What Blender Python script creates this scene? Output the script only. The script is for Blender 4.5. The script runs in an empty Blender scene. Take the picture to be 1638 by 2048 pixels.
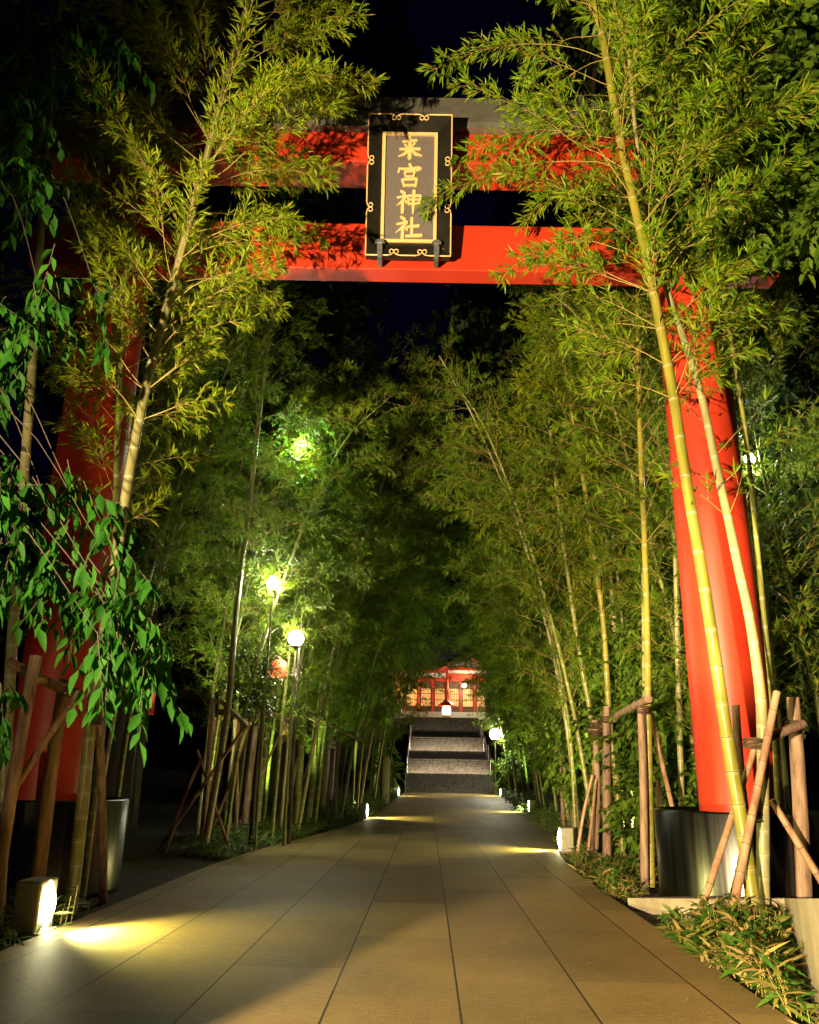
import bpy, math, random
import numpy as np
from mathutils import Vector, Matrix
C = bpy.context; S = C.scene; COL = S.collection
rad = math.radians
rng = np.random.default_rng(7); random.seed(7)

# ------------------------------------------------------------------ survey of the place
F, PITCH, ROLL, YAW, EYE = 1640., 17.7, 1.0, 1.5, 1.3
def _basis():
    t, p, r = rad(PITCH), rad(YAW), rad(ROLL)
    f = Vector((-math.sin(p)*math.cos(t), math.cos(p)*math.cos(t), math.sin(t)))
    r0 = Vector((math.cos(p), math.sin(p), 0)); u0 = r0.cross(f)
    return r0*math.cos(r)+u0*math.sin(r), u0*math.cos(r)-r0*math.sin(r), f
RX, UP, FW = _basis()
def P(px, py, Y):
    d = RX*((px-819)/F)+UP*((1024-py)/F)+FW
    t = Y/d.y
    return Vector((d.x*t, Y, EYE+d.z*t))

# path centre line (x of the centre at distance Y) and its height
_CY = [-8, 14.5, 19, 25, 50, 80]; _CX = [-.57, -.50, .20, .85, 1.3, 1.6]
def pcx(y): return float(np.mean(np.interp(y+np.linspace(-2.8, 2.8, 11), _CY, _CX)))
def pz(y): return 0.0 if y < 24 else .011*(y-24)
HW = 2.62

# ------------------------------------------------------------------ object helpers
def tag(o, label=None, cat=None, group=None, kind=None):
    if label: o['label'] = label
    if cat: o['category'] = cat
    if group: o['group'] = group
    if kind: o['kind'] = kind
    return o
def empty(name, loc=(0, 0, 0), rz=0, label=None, cat=None, group=None):
    o = bpy.data.objects.new(name, None); COL.objects.link(o)
    o.location = loc; o.rotation_euler = (0, 0, rz); o.empty_display_size = .1
    return tag(o, label, cat, group)

class MB:
    def __init__(s): s.v = []; s.f = []; s.a = []; s.sm = []
    def add(s, vs, fs, a=0., smooth=False):
        n = len(s.v); s.v += [tuple(v) for v in vs]
        s.a += (list(a) if hasattr(a, '__len__') else [a]*len(vs))
        s.f += [tuple(i+n for i in f) for f in fs]; s.sm += [smooth]*len(fs)
    def box(s, c, size, M=None, bev=0.):
        x, y, z = (q/2 for q in size); c = Vector(c)
        if bev <= 0:
            vs = [Vector((i*x, j*y, k*z)) for i in (-1, 1) for j in (-1, 1) for k in (-1, 1)]
            fs = [(0, 1, 3, 2), (4, 6, 7, 5), (0, 4, 5, 1), (2, 3, 7, 6), (0, 2, 6, 4), (1, 5, 7, 3)]
        else:
            import bmesh
            bm = bmesh.new(); bmesh.ops.create_cube(bm, size=1)
            bmesh.ops.scale(bm, vec=(2*x, 2*y, 2*z), verts=bm.verts)
            bmesh.ops.bevel(bm, geom=bm.edges[:], offset=bev, segments=2, affect='EDGES', profile=.5)
            bm.verts.index_update()
            vs = [v.co.copy() for v in bm.verts]; fs = [[v.index for v in f.verts] for f in bm.faces]; bm.free()
        if M is not None: vs = [M @ v for v in vs]
        s.add([v+c for v in vs], fs)
    def tube(s, pts, rr, n=10, cap=True, a=None, smooth=True):
        pts = [Vector(p) for p in pts]; m = len(pts)
        if not hasattr(rr, '__len__'): rr = [rr]*m
        vs = []; at = []
        t0 = (pts[1]-pts[0]).normalized()
        u = t0.orthogonal().normalized()
        for i in range(m):
            t = (pts[min(i+1, m-1)]-pts[max(i-1, 0)]).normalized()
            u = (u-t*u.dot(t)).normalized(); w = t.cross(u)
            for k in range(n):
                q = 2*math.pi*k/n
                vs.append(pts[i]+(u*math.cos(q)+w*math.sin(q))*rr[i]); at.append(a[i] if a else 0.)
        fs = [(i*n+k, i*n+(k+1) % n, (i+1)*n+(k+1) % n, (i+1)*n+k) for i in range(m-1) for k in range(n)]
        s.add(vs, fs, at, smooth)
        if cap:
            s.add([v for v in vs[:n]], [tuple(range(n))[::-1]], at[:n]); s.add([v for v in vs[-n:]], [tuple(range(n))], at[-n:])
    def lathe(s, prof, n=32, c=(0, 0, 0), smooth=True):
        c = Vector(c); vs = []
        for r, z in prof:
            vs += [c+Vector((r*math.cos(2*math.pi*k/n), r*math.sin(2*math.pi*k/n), z)) for k in range(n)]
        fs = [(i*n+k, i*n+(k+1) % n, (i+1)*n+(k+1) % n, (i+1)*n+k) for i in range(len(prof)-1) for k in range(n)]
        s.add(vs, fs, 0., smooth)
    def prism(s, poly, d, M):   # poly in local xy, extruded d along local +z, placed by M
        n = len(poly)
        vs = [M @ Vector((x, y, 0)) for x, y in poly]+[M @ Vector((x, y, d)) for x, y in poly]
        fs = [tuple(range(n))[::-1], tuple(range(n, 2*n))]+[(i, (i+1) % n, n+(i+1) % n, n+i) for i in range(n)]
        s.add(vs, fs)
    def build(s, name, mat, parent=None, loc=None, attr='node'):
        me = bpy.data.meshes.new(name); me.from_pydata(s.v, [], s.f)
        me.polygons.foreach_set('use_smooth', s.sm)
        if any(s.a):
            at = me.attributes.new(attr, 'FLOAT', 'POINT'); at.data.foreach_set('value', s.a)
        me.materials.append(mat); me.update()
        o = bpy.data.objects.new(name, me); COL.objects.link(o)
        if parent: o.parent = parent
        if loc is not None: o.location = loc
        return o

def raw_mesh(name, co, tris, mat, parent=None, fattr=None):
    me = bpy.data.meshes.new(name)
    nv, nt = len(co), len(tris)
    me.vertices.add(nv); me.vertices.foreach_set('co', co.astype(np.float32).ravel())
    me.loops.add(nt*3); me.loops.foreach_set('vertex_index', tris.astype(np.int32).ravel())
    me.polygons.add(nt)
    me.polygons.foreach_set('loop_start', np.arange(0, nt*3, 3, dtype=np.int32))
    if fattr is not None:
        at = me.attributes.new('rnd', 'FLOAT', 'FACE'); at.data.foreach_set('value', fattr.astype(np.float32))
    me.materials.append(mat); me.update(calc_edges=True); me.validate()
    o = bpy.data.objects.new(name, me); COL.objects.link(o)
    if parent: o.parent = parent
    return o

class Leaves:
    """collects leaf blades and makes ONE mesh of them"""
    def __init__(s): s.p = []; s.d = []; s.n = []; s.l = []; s.w = []; s.r = []
    def add(s, p, d, n, l, w, r=None):
        s.p.append(tuple(p)); s.d.append(tuple(d)); s.n.append(tuple(n)); s.l.append(l); s.w.append(w)
        s.r.append(random.random() if r is None else r)
    def build(s, name, mat, parent=None, broad=False):
        p = np.array(s.p); d = np.array(s.d); n = np.array(s.n); l = np.array(s.l)[:, None]; w = np.array(s.w)[:, None]
        r = np.array(s.r)
        nrm = lambda a: a/np.maximum(np.linalg.norm(a, axis=1, keepdims=True), 1e-6)
        d = nrm(d); sd = nrm(np.cross(d, n)); n = np.cross(sd, d)
        if broad:
            V = [p, p+d*l*.30-n*l*.02, p+d*l*.34+sd*w*.5+n*w*.14, p+d*l*.34-sd*w*.5+n*w*.14,
                 p+d*l*.66-n*l*.05, p+d*l*.66+sd*w*.36+n*w*.08-n*l*.03, p+d*l*.66-sd*w*.36+n*w*.08-n*l*.03, p+d*l-n*l*.14]
            T = [(0, 2, 1), (0, 1, 3), (1, 2, 5), (1, 5, 4), (1, 4, 6), (1, 6, 3), (4, 5, 7), (4, 7, 6)]
        else:
            V = [p, p+d*l*.3+sd*w*.5, p+d*l*.3-sd*w*.5, p+d*l*.66+sd*w*.36-n*l*.04, p+d*l*.66-sd*w*.36-n*l*.04, p+d*l-n*l*.13]
            T = [(0, 1, 2), (1, 3, 4), (1, 4, 2), (3, 5, 4)]
        k = len(V); N = len(p)
        co = np.stack(V, 1).reshape(-1, 3)
        tr = (np.array(T)[None]+(np.arange(N)*k)[:, None, None]).reshape(-1, 3)
        return raw_mesh(name, co, tr, mat, parent, np.repeat(r, len(T)))

# ------------------------------------------------------------------ materials
def mat(name, base=(.5, .5, .5), rough=.6, metal=0., spec=.5):
    m = bpy.data.materials.new(name); m.use_nodes = True
    b = m.node_tree.nodes['Principled BSDF']
    b.inputs['Base Color'].default_value = (*base, 1); b.inputs['Roughness'].default_value = rough
    b.inputs['Metallic'].default_value = metal; b.inputs['Specular IOR Level'].default_value = spec
    return m, m.node_tree, b
def N(nt, t, **kw):
    n = nt.nodes.new(t)
    for k, v in kw.items(): setattr(n, k, v)
    return n
def noisy(name, c1, c2, scale=5., rough=.6, metal=0., bump=.1, detail=6., spec=.5, stretch=None, r2=None, contrast=(.35, .65)):
    m, nt, b = mat(name, c1, rough, metal, spec); L = nt.links.new
    tc = N(nt, 'ShaderNodeTexCoord'); mp = N(nt, 'ShaderNodeMapping')
    if stretch: mp.inputs['Scale'].default_value = stretch
    L(tc.outputs['Object'], mp.inputs['Vector'])
    no = N(nt, 'ShaderNodeTexNoise'); no.inputs['Scale'].default_value = scale; no.inputs['Detail'].default_value = detail
    no.inputs['Roughness'].default_value = .65
    L(mp.outputs['Vector'], no.inputs['Vector'])
    cr = N(nt, 'ShaderNodeValToRGB'); cr.color_ramp.elements[0].position = contrast[0]; cr.color_ramp.elements[1].position = contrast[1]
    cr.color_ramp.elements[0].color = (*c1, 1); cr.color_ramp.elements[1].color = (*c2, 1)
    L(no.outputs['Fac'], cr.inputs['Fac']); L(cr.outputs['Color'], b.inputs['Base Color'])
    if r2 is not None:
        mr = N(nt, 'ShaderNodeMapRange'); mr.inputs['To Min'].default_value = rough; mr.inputs['To Max'].default_value = r2
        L(no.outputs['Fac'], mr.inputs['Value']); L(mr.outputs['Result'], b.inputs['Roughness'])
    if bump:
        bp = N(nt, 'ShaderNodeBump'); bp.inputs['Strength'].default_value = bump; bp.inputs['Distance'].default_value = .02
        L(no.outputs['Fac'], bp.inputs['Height']); L(bp.outputs['Normal'], b.inputs['Normal'])
    return m
def leafmat(name, cols, rough=.45, trans=.3, spec=.4):
    m, nt, b = mat(name, cols[0], rough, 0, spec); L = nt.links.new
    at = N(nt, 'ShaderNodeAttribute', attribute_name='rnd'); cr = N(nt, 'ShaderNodeValToRGB')
    e = cr.color_ramp.elements
    while len(e) < len(cols): e.new(.5)
    for i, c in enumerate(cols):
        e[i].position = i/(len(cols)-1); e[i].color = (*c, 1)
    L(at.outputs['Fac'], cr.inputs['Fac']); L(cr.outputs['Color'], b.inputs['Base Color'])
    tr = N(nt, 'ShaderNodeBsdfTranslucent'); mx = N(nt, 'ShaderNodeMixShader'); mx.inputs['Fac'].default_value = trans
    L(cr.outputs['Color'], tr.inputs['Color'])
    L(b.outputs['BSDF'], mx.inputs[1]); L(tr.outputs['BSDF'], mx.inputs[2])
    L(mx.outputs['Shader'], nt.nodes['Material Output'].inputs['Surface'])
    return m
def glow(name, col, strength):
    m = bpy.data.materials.new(name); m.use_nodes = True; nt = m.node_tree
    b = nt.nodes['Principled BSDF']
    b.inputs['Base Color'].default_value = (*col, 1)
    b.inputs['Emission Color'].default_value = (*col, 1); b.inputs['Emission Strength'].default_value = strength
    return m
def culmmat(name, c1, c2, ring, dark):
    m, nt, b = mat(name, c1, .38); L = nt.links.new
    tc = N(nt, 'ShaderNodeTexCoord'); mp = N(nt, 'ShaderNodeMapping'); mp.inputs['Scale'].default_value = (9, 9, 1.1)
    L(tc.outputs['Object'], mp.inputs['Vector'])
    no = N(nt, 'ShaderNodeTexNoise'); no.inputs['Scale'].default_value = 1.4; no.inputs['Detail'].default_value = 7
    L(mp.outputs['Vector'], no.inputs['Vector'])
    cr = N(nt, 'ShaderNodeValToRGB'); cr.color_ramp.elements[0].position = .33; cr.color_ramp.elements[1].position = .62
    cr.color_ramp.elements[0].color = (*c1, 1); cr.color_ramp.elements[1].color = (*c2, 1)
    L(no.outputs['Fac'], cr.inputs['Fac'])
    at = N(nt, 'ShaderNodeAttribute', attribute_name='node')
    mx = N(nt, 'ShaderNodeMix', data_type='RGBA'); L(cr.outputs['Color'], mx.inputs[6]); mx.inputs[7].default_value = (*ring, 1)
    m1 = N(nt, 'ShaderNodeMapRange'); m1.inputs['From Min'].default_value = .0; m1.inputs['From Max'].default_value = .5
    L(at.outputs['Fac'], m1.inputs['Value']); L(m1.outputs['Result'], mx.inputs[0])
    mx2 = N(nt, 'ShaderNodeMix', data_type='RGBA'); L(mx.outputs[2], mx2.inputs[6]); mx2.inputs[7].default_value = (*dark, 1)
    m2 = N(nt, 'ShaderNodeMapRange'); m2.inputs['From Min'].default_value = .6; m2.inputs['From Max'].default_value = .95
    L(at.outputs['Fac'], m2.inputs['Value']); L(m2.outputs['Result'], mx2.inputs[0])
    L(mx2.outputs[2], b.inputs['Base Color'])
    return m

M = {}
M['culm_gold'] = culmmat('golden_bamboo_cane', (.17, .18, .025), (.34, .285, .045), (.40, .36, .15), (.09, .06, .02))
M['culm_grey'] = culmmat('weathered_bamboo_cane', (.24, .23, .10), (.40, .35, .17), (.48, .44, .28), (.11, .09, .05))
M['culm_green'] = culmmat('green_bamboo_cane', (.15, .17, .03), (.26, .27, .06), (.42, .42, .26), (.06, .06, .02))
M['culm_olive'] = culmmat('olive_grey_bamboo_cane', (.17, .16, .06), (.28, .26, .12), (.40, .38, .24), (.07, .06, .03))
M['twig'] = noisy('bamboo_twig', (.30, .24, .05), (.44, .32, .10), 30, .5, bump=0)
M['bleaf'] = leafmat('bamboo_leaf', [(.08, .20, .008), (.16, .31, .010), (.25, .38, .014), (.36, .35, .025)], .5, .38, .3)
M['bleaf_olive'] = leafmat('bamboo_leaf_olive', [(.11, .20, .006), (.18, .29, .008), (.26, .35, .012), (.36, .33, .02)], .5, .38, .3)
M['gleaf'] = leafmat('grove_bamboo_leaf', [(.08, .17, .012), (.13, .24, .016), (.18, .27, .02), (.26, .25, .028)], .5, .42, .3)
M['tleaf'] = leafmat('broad_leaf', [(.05, .11, .012), (.10, .20, .018), (.15, .26, .025), (.22, .30, .035)], .5, .32, .3)
M['wleaf'] = leafmat('drooping_leaf', [(.010, .045, .006), (.018, .085, .008), (.026, .12, .010), (.05, .16, .016)], .6, .42, .15)
M['dleaf'] = leafmat('evergreen_leaf', [(.03, .055, .015), (.045, .08, .02), (.07, .10, .02)], .35, .15, .5)
M['gloss'] = leafmat('glossy_leaf', [(.03, .06, .02), (.05, .09, .02), (.07, .12, .03)], .16, .1, .9)
M['sasa'] = leafmat('bamboo_grass_leaf', [(.03, .12, .015), (.05, .17, .02), (.09, .20, .025), (.16, .20, .03), (.42, .32, .10), (.60, .40, .20)], .5, .3, .3)
M['sasa_green'] = leafmat('green_bamboo_grass_leaf', [(.06, .16, .04), (.12, .24, .07), (.20, .32, .12), (.30, .34, .12)], .45, .3, .4)
M['bark'] = noisy('tree_bark', (.025, .018, .011), (.07, .05, .032), 9, .85, bump=.5, stretch=(1, 1, .25))
M['log'] = noisy('peeled_log', (.13, .065, .045), (.42, .27, .20), 6, .7, bump=.6, stretch=(3, 3, .45), detail=10, contrast=(.3, .62))
M['pole'] = culmmat('dry_bamboo_pole', (.30, .15, .09), (.50, .31, .20), (.42, .26, .16), (.14, .07, .04))
M['rope'] = noisy('palm_rope', (.05, .03, .015), (.13, .08, .04), 60, .9, bump=.5)
M['red'] = noisy('vermilion_paint', (.47, .026, .010), (.58, .043, .016), 1.3, .38, bump=.05, r2=.5, stretch=(1., 1., .6), contrast=(.22, .58), detail=10)
M['cap'] = noisy('grey_sheet_metal', (.15, .14, .125), (.22, .21, .19), 2.5, .5, .3, bump=.03)
M['steel'] = noisy('brushed_steel', (.055, .055, .058), (.13, .13, .135), 1.2, .24, 1., bump=.05, stretch=(14, 14, .4), r2=.36)
M['black'] = noisy('black_lacquer', (.010, .009, .007), (.018, .016, .012), 4, .28, bump=.02)
M['panel'] = noisy('dark_grey_name_panel', (.135, .115, .12), (.17, .145, .15), 40, .5, .2, bump=.03)
M['gold'] = noisy('gold_leaf', (.82, .52, .22), (.90, .60, .30), 25, .45, .2, bump=.04)
M['zinc'] = noisy('zinc_bracket', (.42, .42, .44), (.55, .55, .57), 12, .35, .9, bump=.05)
M['concrete'] = noisy('board_marked_concrete', (.24, .20, .14), (.40, .34, .25), 2.2, .85, bump=.35, detail=10)
M['soil'] = noisy('dark_soil', (.018, .014, .009), (.05, .038, .022), 5, .95, bump=.6)
M['stone'] = noisy('granite', (.36, .31, .25), (.52, .46, .38), 26, .75, bump=.3)
M['step'] = noisy('step_stone', (.03, .026, .022), (.13, .11, .09), 7, .8, bump=.4)
M['wood'] = noisy('brown_timber', (.10, .045, .018), (.20, .095, .04), 3, .6, bump=.2, stretch=(1, 1, 6))
M['plaster'] = noisy('white_plaster', (.66, .63, .58), (.78, .75, .70), 3, .8, bump=.05)
M['rooftile'] = noisy('copper_roof', (.02, .024, .02), (.045, .05, .045), 3, .6, bump=.2)
M['dpole'] = noisy('dark_lamp_post', (.03, .03, .028), (.06, .055, .05), 10, .5, .5)
M['bpole'] = noisy('brown_lamp_post', (.12, .11, .04), (.20, .18, .07), 8, .5)
M['rail'] = noisy('steel_rail', (.2, .2, .2), (.3, .3, .3), 10, .4, 1.)
M['house'] = noisy('cast_light_housing', (.34, .31, .25), (.46, .42, .33), 18, .6, bump=.15)
M['banner'] = noisy('red_banner_cloth', (.55, .035, .015), (.62, .05, .02), 4, .7, bump=.1)
M['lens'] = glow('path_light_lens', (1., .93, .50), 40)
M['lamp'] = glow('lamp_globe', (1., .96, .70), 140)
M['lampw'] = glow('cool_lamp_globe', (.92, 1., .90), 260)
M['lantern'] = glow('lantern_paper', (1., .62, .24), 9)
M['redlantern'] = glow('red_lantern_paper', (1., .13, .05), .85)
M['window'] = glow('lit_window', (1., .52, .16), .30)
M['windowb'] = glow('bright_window', (1., .83, .50), 3.0)

def pathmat():
    m, nt, b = mat('stone_paving', (.2, .17, .12), .5); L = nt.links.new
    uv = N(nt, 'ShaderNodeUVMap', uv_map='paving'); sx = N(nt, 'ShaderNodeSeparateXYZ'); L(uv.outputs['UV'], sx.inputs[0])
    def mth(op, a, c=None, clamp=False):
        n = N(nt, 'ShaderNodeMath', operation=op, use_clamp=clamp)
        for i, q in enumerate((a, c)):
            if q is None: continue
            if isinstance(q, (int, float)): n.inputs[i].default_value = q
            else: L(q, n.inputs[i])
        return n.outputs[0]
    # slab joints along the path (every .78 m) and across it (every 1.9 m)
    u = mth('DIVIDE', sx.outputs['X'], .777); iu = mth('FLOOR', u); fu = mth('SUBTRACT', u, iu)
    du = mth('MULTIPLY', mth('MINIMUM', fu, mth('SUBTRACT', 1., fu)), .777)
    off = mth('FRACT', mth('MULTIPLY', iu, .37))
    v = mth('ADD', mth('DIVIDE', sx.outputs['Y'], 1.9), off); iv = mth('FLOOR', v); fv = mth('SUBTRACT', v, iv)
    dv = mth('MULTIPLY', mth('MINIMUM', fv, mth('SUBTRACT', 1., fv)), 1.9)
    ju = mth('LESS_THAN', du, .0065); jv = mth('MULTIPLY', mth('LESS_THAN', dv, .004), .45); j = mth('MAXIMUM', ju, jv)
    wn = N(nt, 'ShaderNodeTexWhiteNoise', noise_dimensions='2D'); cb = N(nt, 'ShaderNodeCombineXYZ')
    L(iu, cb.inputs[0]); L(iv, cb.inputs[1]); L(cb.outputs[0], wn.inputs['Vector'])
    mp = N(nt, 'ShaderNodeMapping'); mp.inputs['Scale'].default_value = (3, 22, 1); L(uv.outputs['UV'], mp.inputs[0])
    n1 = N(nt, 'ShaderNodeTexNoise'); n1.inputs['Scale'].default_value = 3.2; n1.inputs['Detail'].default_value = 8; L(mp.outputs[0], n1.inputs['Vector'])
    n2 = N(nt, 'ShaderNodeTexNoise'); n2.inputs['Scale'].default_value = .9; n2.inputs['Detail'].default_value = 6; L(uv.outputs['UV'], n2.inputs['Vector'])
    n3 = N(nt, 'ShaderNodeTexNoise'); n3.inputs['Scale'].default_value = 75; n3.inputs['Detail'].default_value = 3; L(uv.outputs['UV'], n3.inputs['Vector'])
    s = mth('ADD', mth('MULTIPLY', n1.outputs['Fac'], .5), mth('MULTIPLY', n2.outputs['Fac'], .55))
    s = mth('ADD', s, mth('MULTIPLY', wn.outputs['Value'], .20))
    s = mth('ADD', s, mth('MULTIPLY', mth('SUBTRACT', n3.outputs['Fac'], .32), .6))
    cr = N(nt, 'ShaderNodeValToRGB'); cr.color_ramp.elements[0].position = .52; cr.color_ramp.elements[1].position = .92
    cr.color_ramp.elements[0].color = (.14, .098, .038, 1); cr.color_ramp.elements[1].color = (.38, .275, .115, 1)
    L(s, cr.inputs['Fac'])
    mx = N(nt, 'ShaderNodeMix', data_type='RGBA'); L(j, mx.inputs[0]); L(cr.outputs['Color'], mx.inputs[6]); mx.inputs[7].default_value = (.02, .016, .012, 1)
    L(mx.outputs[2], b.inputs['Base Color'])
    mr = N(nt, 'ShaderNodeMapRange'); mr.inputs['To Min'].default_value = .46; mr.inputs['To Max'].default_value = .74; b.inputs['Specular IOR Level'].default_value = .35; L(n2.outputs['Fac'], mr.inputs['Value']); L(mr.outputs[0], b.inputs['Roughness'])
    h = mth('SUBTRACT', mth('ADD', mth('MULTIPLY', n1.outputs['Fac'], .7), mth('MULTIPLY', n3.outputs['Fac'], .35)), mth('MULTIPLY', j, 1.5))
    bp = N(nt, 'ShaderNodeBump'); bp.inputs['Strength'].default_value = .9; bp.inputs['Distance'].default_value = .010
    L(h, bp.inputs['Height']); L(bp.outputs[0], b.inputs['Normal'])
    return m
M['path'] = pathmat()

# ------------------------------------------------------------------ ground, path
mb = MB()
gx = [-60, -30, -16, -10, -6, -3.3, 2.2, 6, 10, 16, 30, 60]; gy = [-20, 0, 5, 10, 15, 20, 26, 34, 42, 50, 58, 70, 90]
def gz(x, y):
    c = pcx(y); s = max(0, abs(x-c)-HW-3)
    z = pz(y)-.07
    if x < c: z += .06*s*min(1, max(0, (y-14)/20))
    return z
vs = [(x, y, gz(x, y) if -3.4 < x-0 < 2.3 or True else 0) for y in gy for x in gx]
W = len(gx)
mb.add(vs, [(j*W+i, j*W+i+1, (j+1)*W+i+1, (j+1)*W+i) for j in range(len(gy)-1) for i in range(W-1)])
tag(mb.build('ground', M['soil']), kind='structure')

def strip(name, y0, y1, m, z, hw, zb):
    ys = np.arange(y0, y1+.01, 1.0); me = bpy.data.meshes.new(name); vs = []; fs = []; uvs = []
    for i, y in enumerate(ys):
        c = pcx(y)
        for k, (o, zz) in enumerate(((-hw, zb), (-hw, z), (hw, z), (hw, zb))): vs.append((c+o, y, pz(y)+zz)); uvs.append((c+o+.575, y))
    for i in range(len(ys)-1):
        for k in range(3): fs.append((i*4+k, i*4+k+1, (i+1)*4+k+1, (i+1)*4+k))
    me.from_pydata(vs, [], fs); u = me.uv_layers.new(name='paving')
    for p in me.polygons:
        for li in p.loop_indices: u.data[li].uv = uvs[me.loops[li].vertex_index]
    me.materials.append(m); o = bpy.data.objects.new(name, me); COL.objects.link(o); return tag(o, kind='structure')
strip('path', -6, 50, M['path'], 0., HW, -.12)

# ------------------------------------------------------------------ torii gate
TY = 10.4
T = empty('torii_gate', (-.43, TY, 0), rad(1.5), 'tall vermilion torii gate with grey capped top beam spanning the stone path', 'torii gate')
HS, RC = 4.17, .46
for sgn in (-1, 1):
    m = MB(); m.lathe([(RC, .2), (RC, 3), (RC*.985, 6), (RC*.96, 9.98)], 48, (sgn*HS, 0, 0)); m.build('column', M['red'], T)
    m = MB(); m.lathe([(.99, -.1), (.99, .93), (.975, .955), (.95, .955), (.95, .90), (RC+.01, .90)], 64, (sgn*HS, 0, 0))
    sl = m.build('column_sleeve', M['steel'], T)
m = MB(); m.box((0, 0, 10.30), (11.2, .60, .56), bev=.02); m.build('top_beam', M['red'], T)
m = MB(); m.box((0, 0, 8.64), (10.9, .33, .78), bev=.015); m.build('tie_beam', M['red'], T)
m = MB()
pr = [(-.40, 10.585), (-.40, 10.70), (-.24, 11.30), (.24, 11.30), (.40, 10.70), (.40, 10.585)]
m.prism(pr, 11.7, Matrix(((0, 0, 1, -5.85), (1, 0, 0, 0), (0, 1, 0, 0), (0, 0, 0, 1))))
for k in range(-4, 5):
    q = [(a*1.012, 10.9+(z-10.9)*1.012) for a, z in pr]
    m.prism(q, .03, Matrix(((0, 0, 1, .35+k*1.22), (1, 0, 0, 0), (0, 1, 0, 0), (0, 0, 0, 1))))
m.build('roof_cap', M['cap'], T)
m = MB(); m.box((0, 0, 9.53), (.5, .24, .97), bev=.01); m.build('centre_strut', M['red'], T)

# ------------------------------------------------------------------ name plaque (leans forward, hangs on the gate)
b0, b1 = P(816, 517, 10.02), P(821, 237, 9.62)
PL = empty('name_plaque', b0, rad(1.5), 'black framed shrine name plaque with four gold characters hung on the red gate', 'plaque')
ax = Vector((math.cos(rad(1.5)), math.sin(rad(1.5)), 0)); vv = (b1-b0); PH = vv.length; vdir = vv.normalized()
inv = PL.matrix_basis.to_3x3().inverted() if False else Matrix.Rotation(-rad(1.5), 3, 'Z')
lv = inv @ vdir; lv.x = 0; lv.normalize(); ln = Vector((1, 0, 0)).cross(lv)   # ln: out of the face, towards the path
if ln.y > 0: ln = -ln
PW = .60   # half width
PM = Matrix((( -1 if False else 1, lv.x, ln.x, 0), (0, lv.y, ln.y, 0), (0, lv.z, ln.z, 0), (0, 0, 0, 1)))
def pp(u, v, d=0.): return PM @ Vector((u, v, d))
fo = lambda x, y: ((x-(800-28*(y-210)/1580))/512*PW, (1790-y)/1580*PH)      # survey of the plaque face -> metres
iu0, iu1 = fo(462, 400)[0], fo(1140, 400)[0]; iv0, iv1 = fo(0, 1632)[1], fo(0, 395)[1]
iu = (iu1-iu0)/2; ux = 0
m = MB()
def quadring(o, i, zo, zi):
    vs = [pp(*q, zo) for q in o]+[pp(*q, zi) for q in i]
    m.add(vs, [(k, (k+1) % 4, 4+(k+1) % 4, 4+k) for k in range(4)])
R_ = lambda a, b, c, d: [(a, c), (b, c), (b, d), (a, d)]
quadring(R_(-PW, PW, 0, PH), R_(-iu, iu, iv0, iv1), .10, .03)
quadring(R_(-PW, PW, 0, PH), R_(-PW, PW, 0, PH), -.06, .10)
m.add([pp(*q, -.06) for q in R_(-PW, PW, 0, PH)], [(3, 2, 1, 0)])
m.build('frame', M['black'], PL)
m = MB(); m.add([pp(*q, .032) for q in R_(-iu, iu, iv0, iv1)], [(0, 1, 2, 3)]); m.build('panel', M['panel'], PL)
m = MB(); g = .045
for (a, b_, c, d) in ((-iu, iu, iv1-g, iv1), (-iu, iu, iv0, iv0+g), (-iu, -iu+g, iv0+g, iv1-g), (iu-g, iu, iv0+g, iv1-g)):
    m.prism(R_(a, b_, c, d), .03, PM @ Matrix.Translation((0, 0, .034)))
m.build('gold_border', M['gold'], PL)
m = MB()      # gold edging with paired scrolls
def edge(a, b_, inward):
    a = Vector(a); b_ = Vector(b_); L_ = (b_-a).length; t = (b_-a)/L_; inw = Vector(inward); cur = 0.
    for f in (1/3, 2/3):
        c = f*L_; w = .085 if L_ < 1.5 else .085
        q = [a+t*cur, a+t*(c-w), a+t*(c-w*.35)+inw*.015, a+t*c+inw*.045]
        # scroll on either side of the meeting point
        for sg in (1, -1):
            sp = [a+t*(c-sg*w), a+t*(c-sg*w*.4)+inw*.012]
            for k in range(9):
                an = -math.pi*.1+k*math.pi*1.55/8; r = .036*(1-.04*k)
                sp.append(a+t*c+inw*.055+t*sg*(.036-r*math.cos(an)*1.0+.0)+inw*(r*math.sin(an)))
            m.tube([pp(p.x, p.y, .105) for p in sp], .0085, 6)
        m.tube([pp(p.x, p.y, .103) for p in q[:2]], .0115, 6); cur = c+w
    m.tube([pp(p.x, p.y, .103) for p in (a+t*cur, b_)], .0115, 6)
edge((-PW, PH), (PW, PH), (0, -1)); edge((-PW, 0), (PW, 0), (0, 1)); edge((-PW, 0), (-PW, PH), (1, 0)); edge((PW, 0), (PW, PH), (-1, 0))
m.build('gold_edging', M['gold'], PL)
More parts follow.
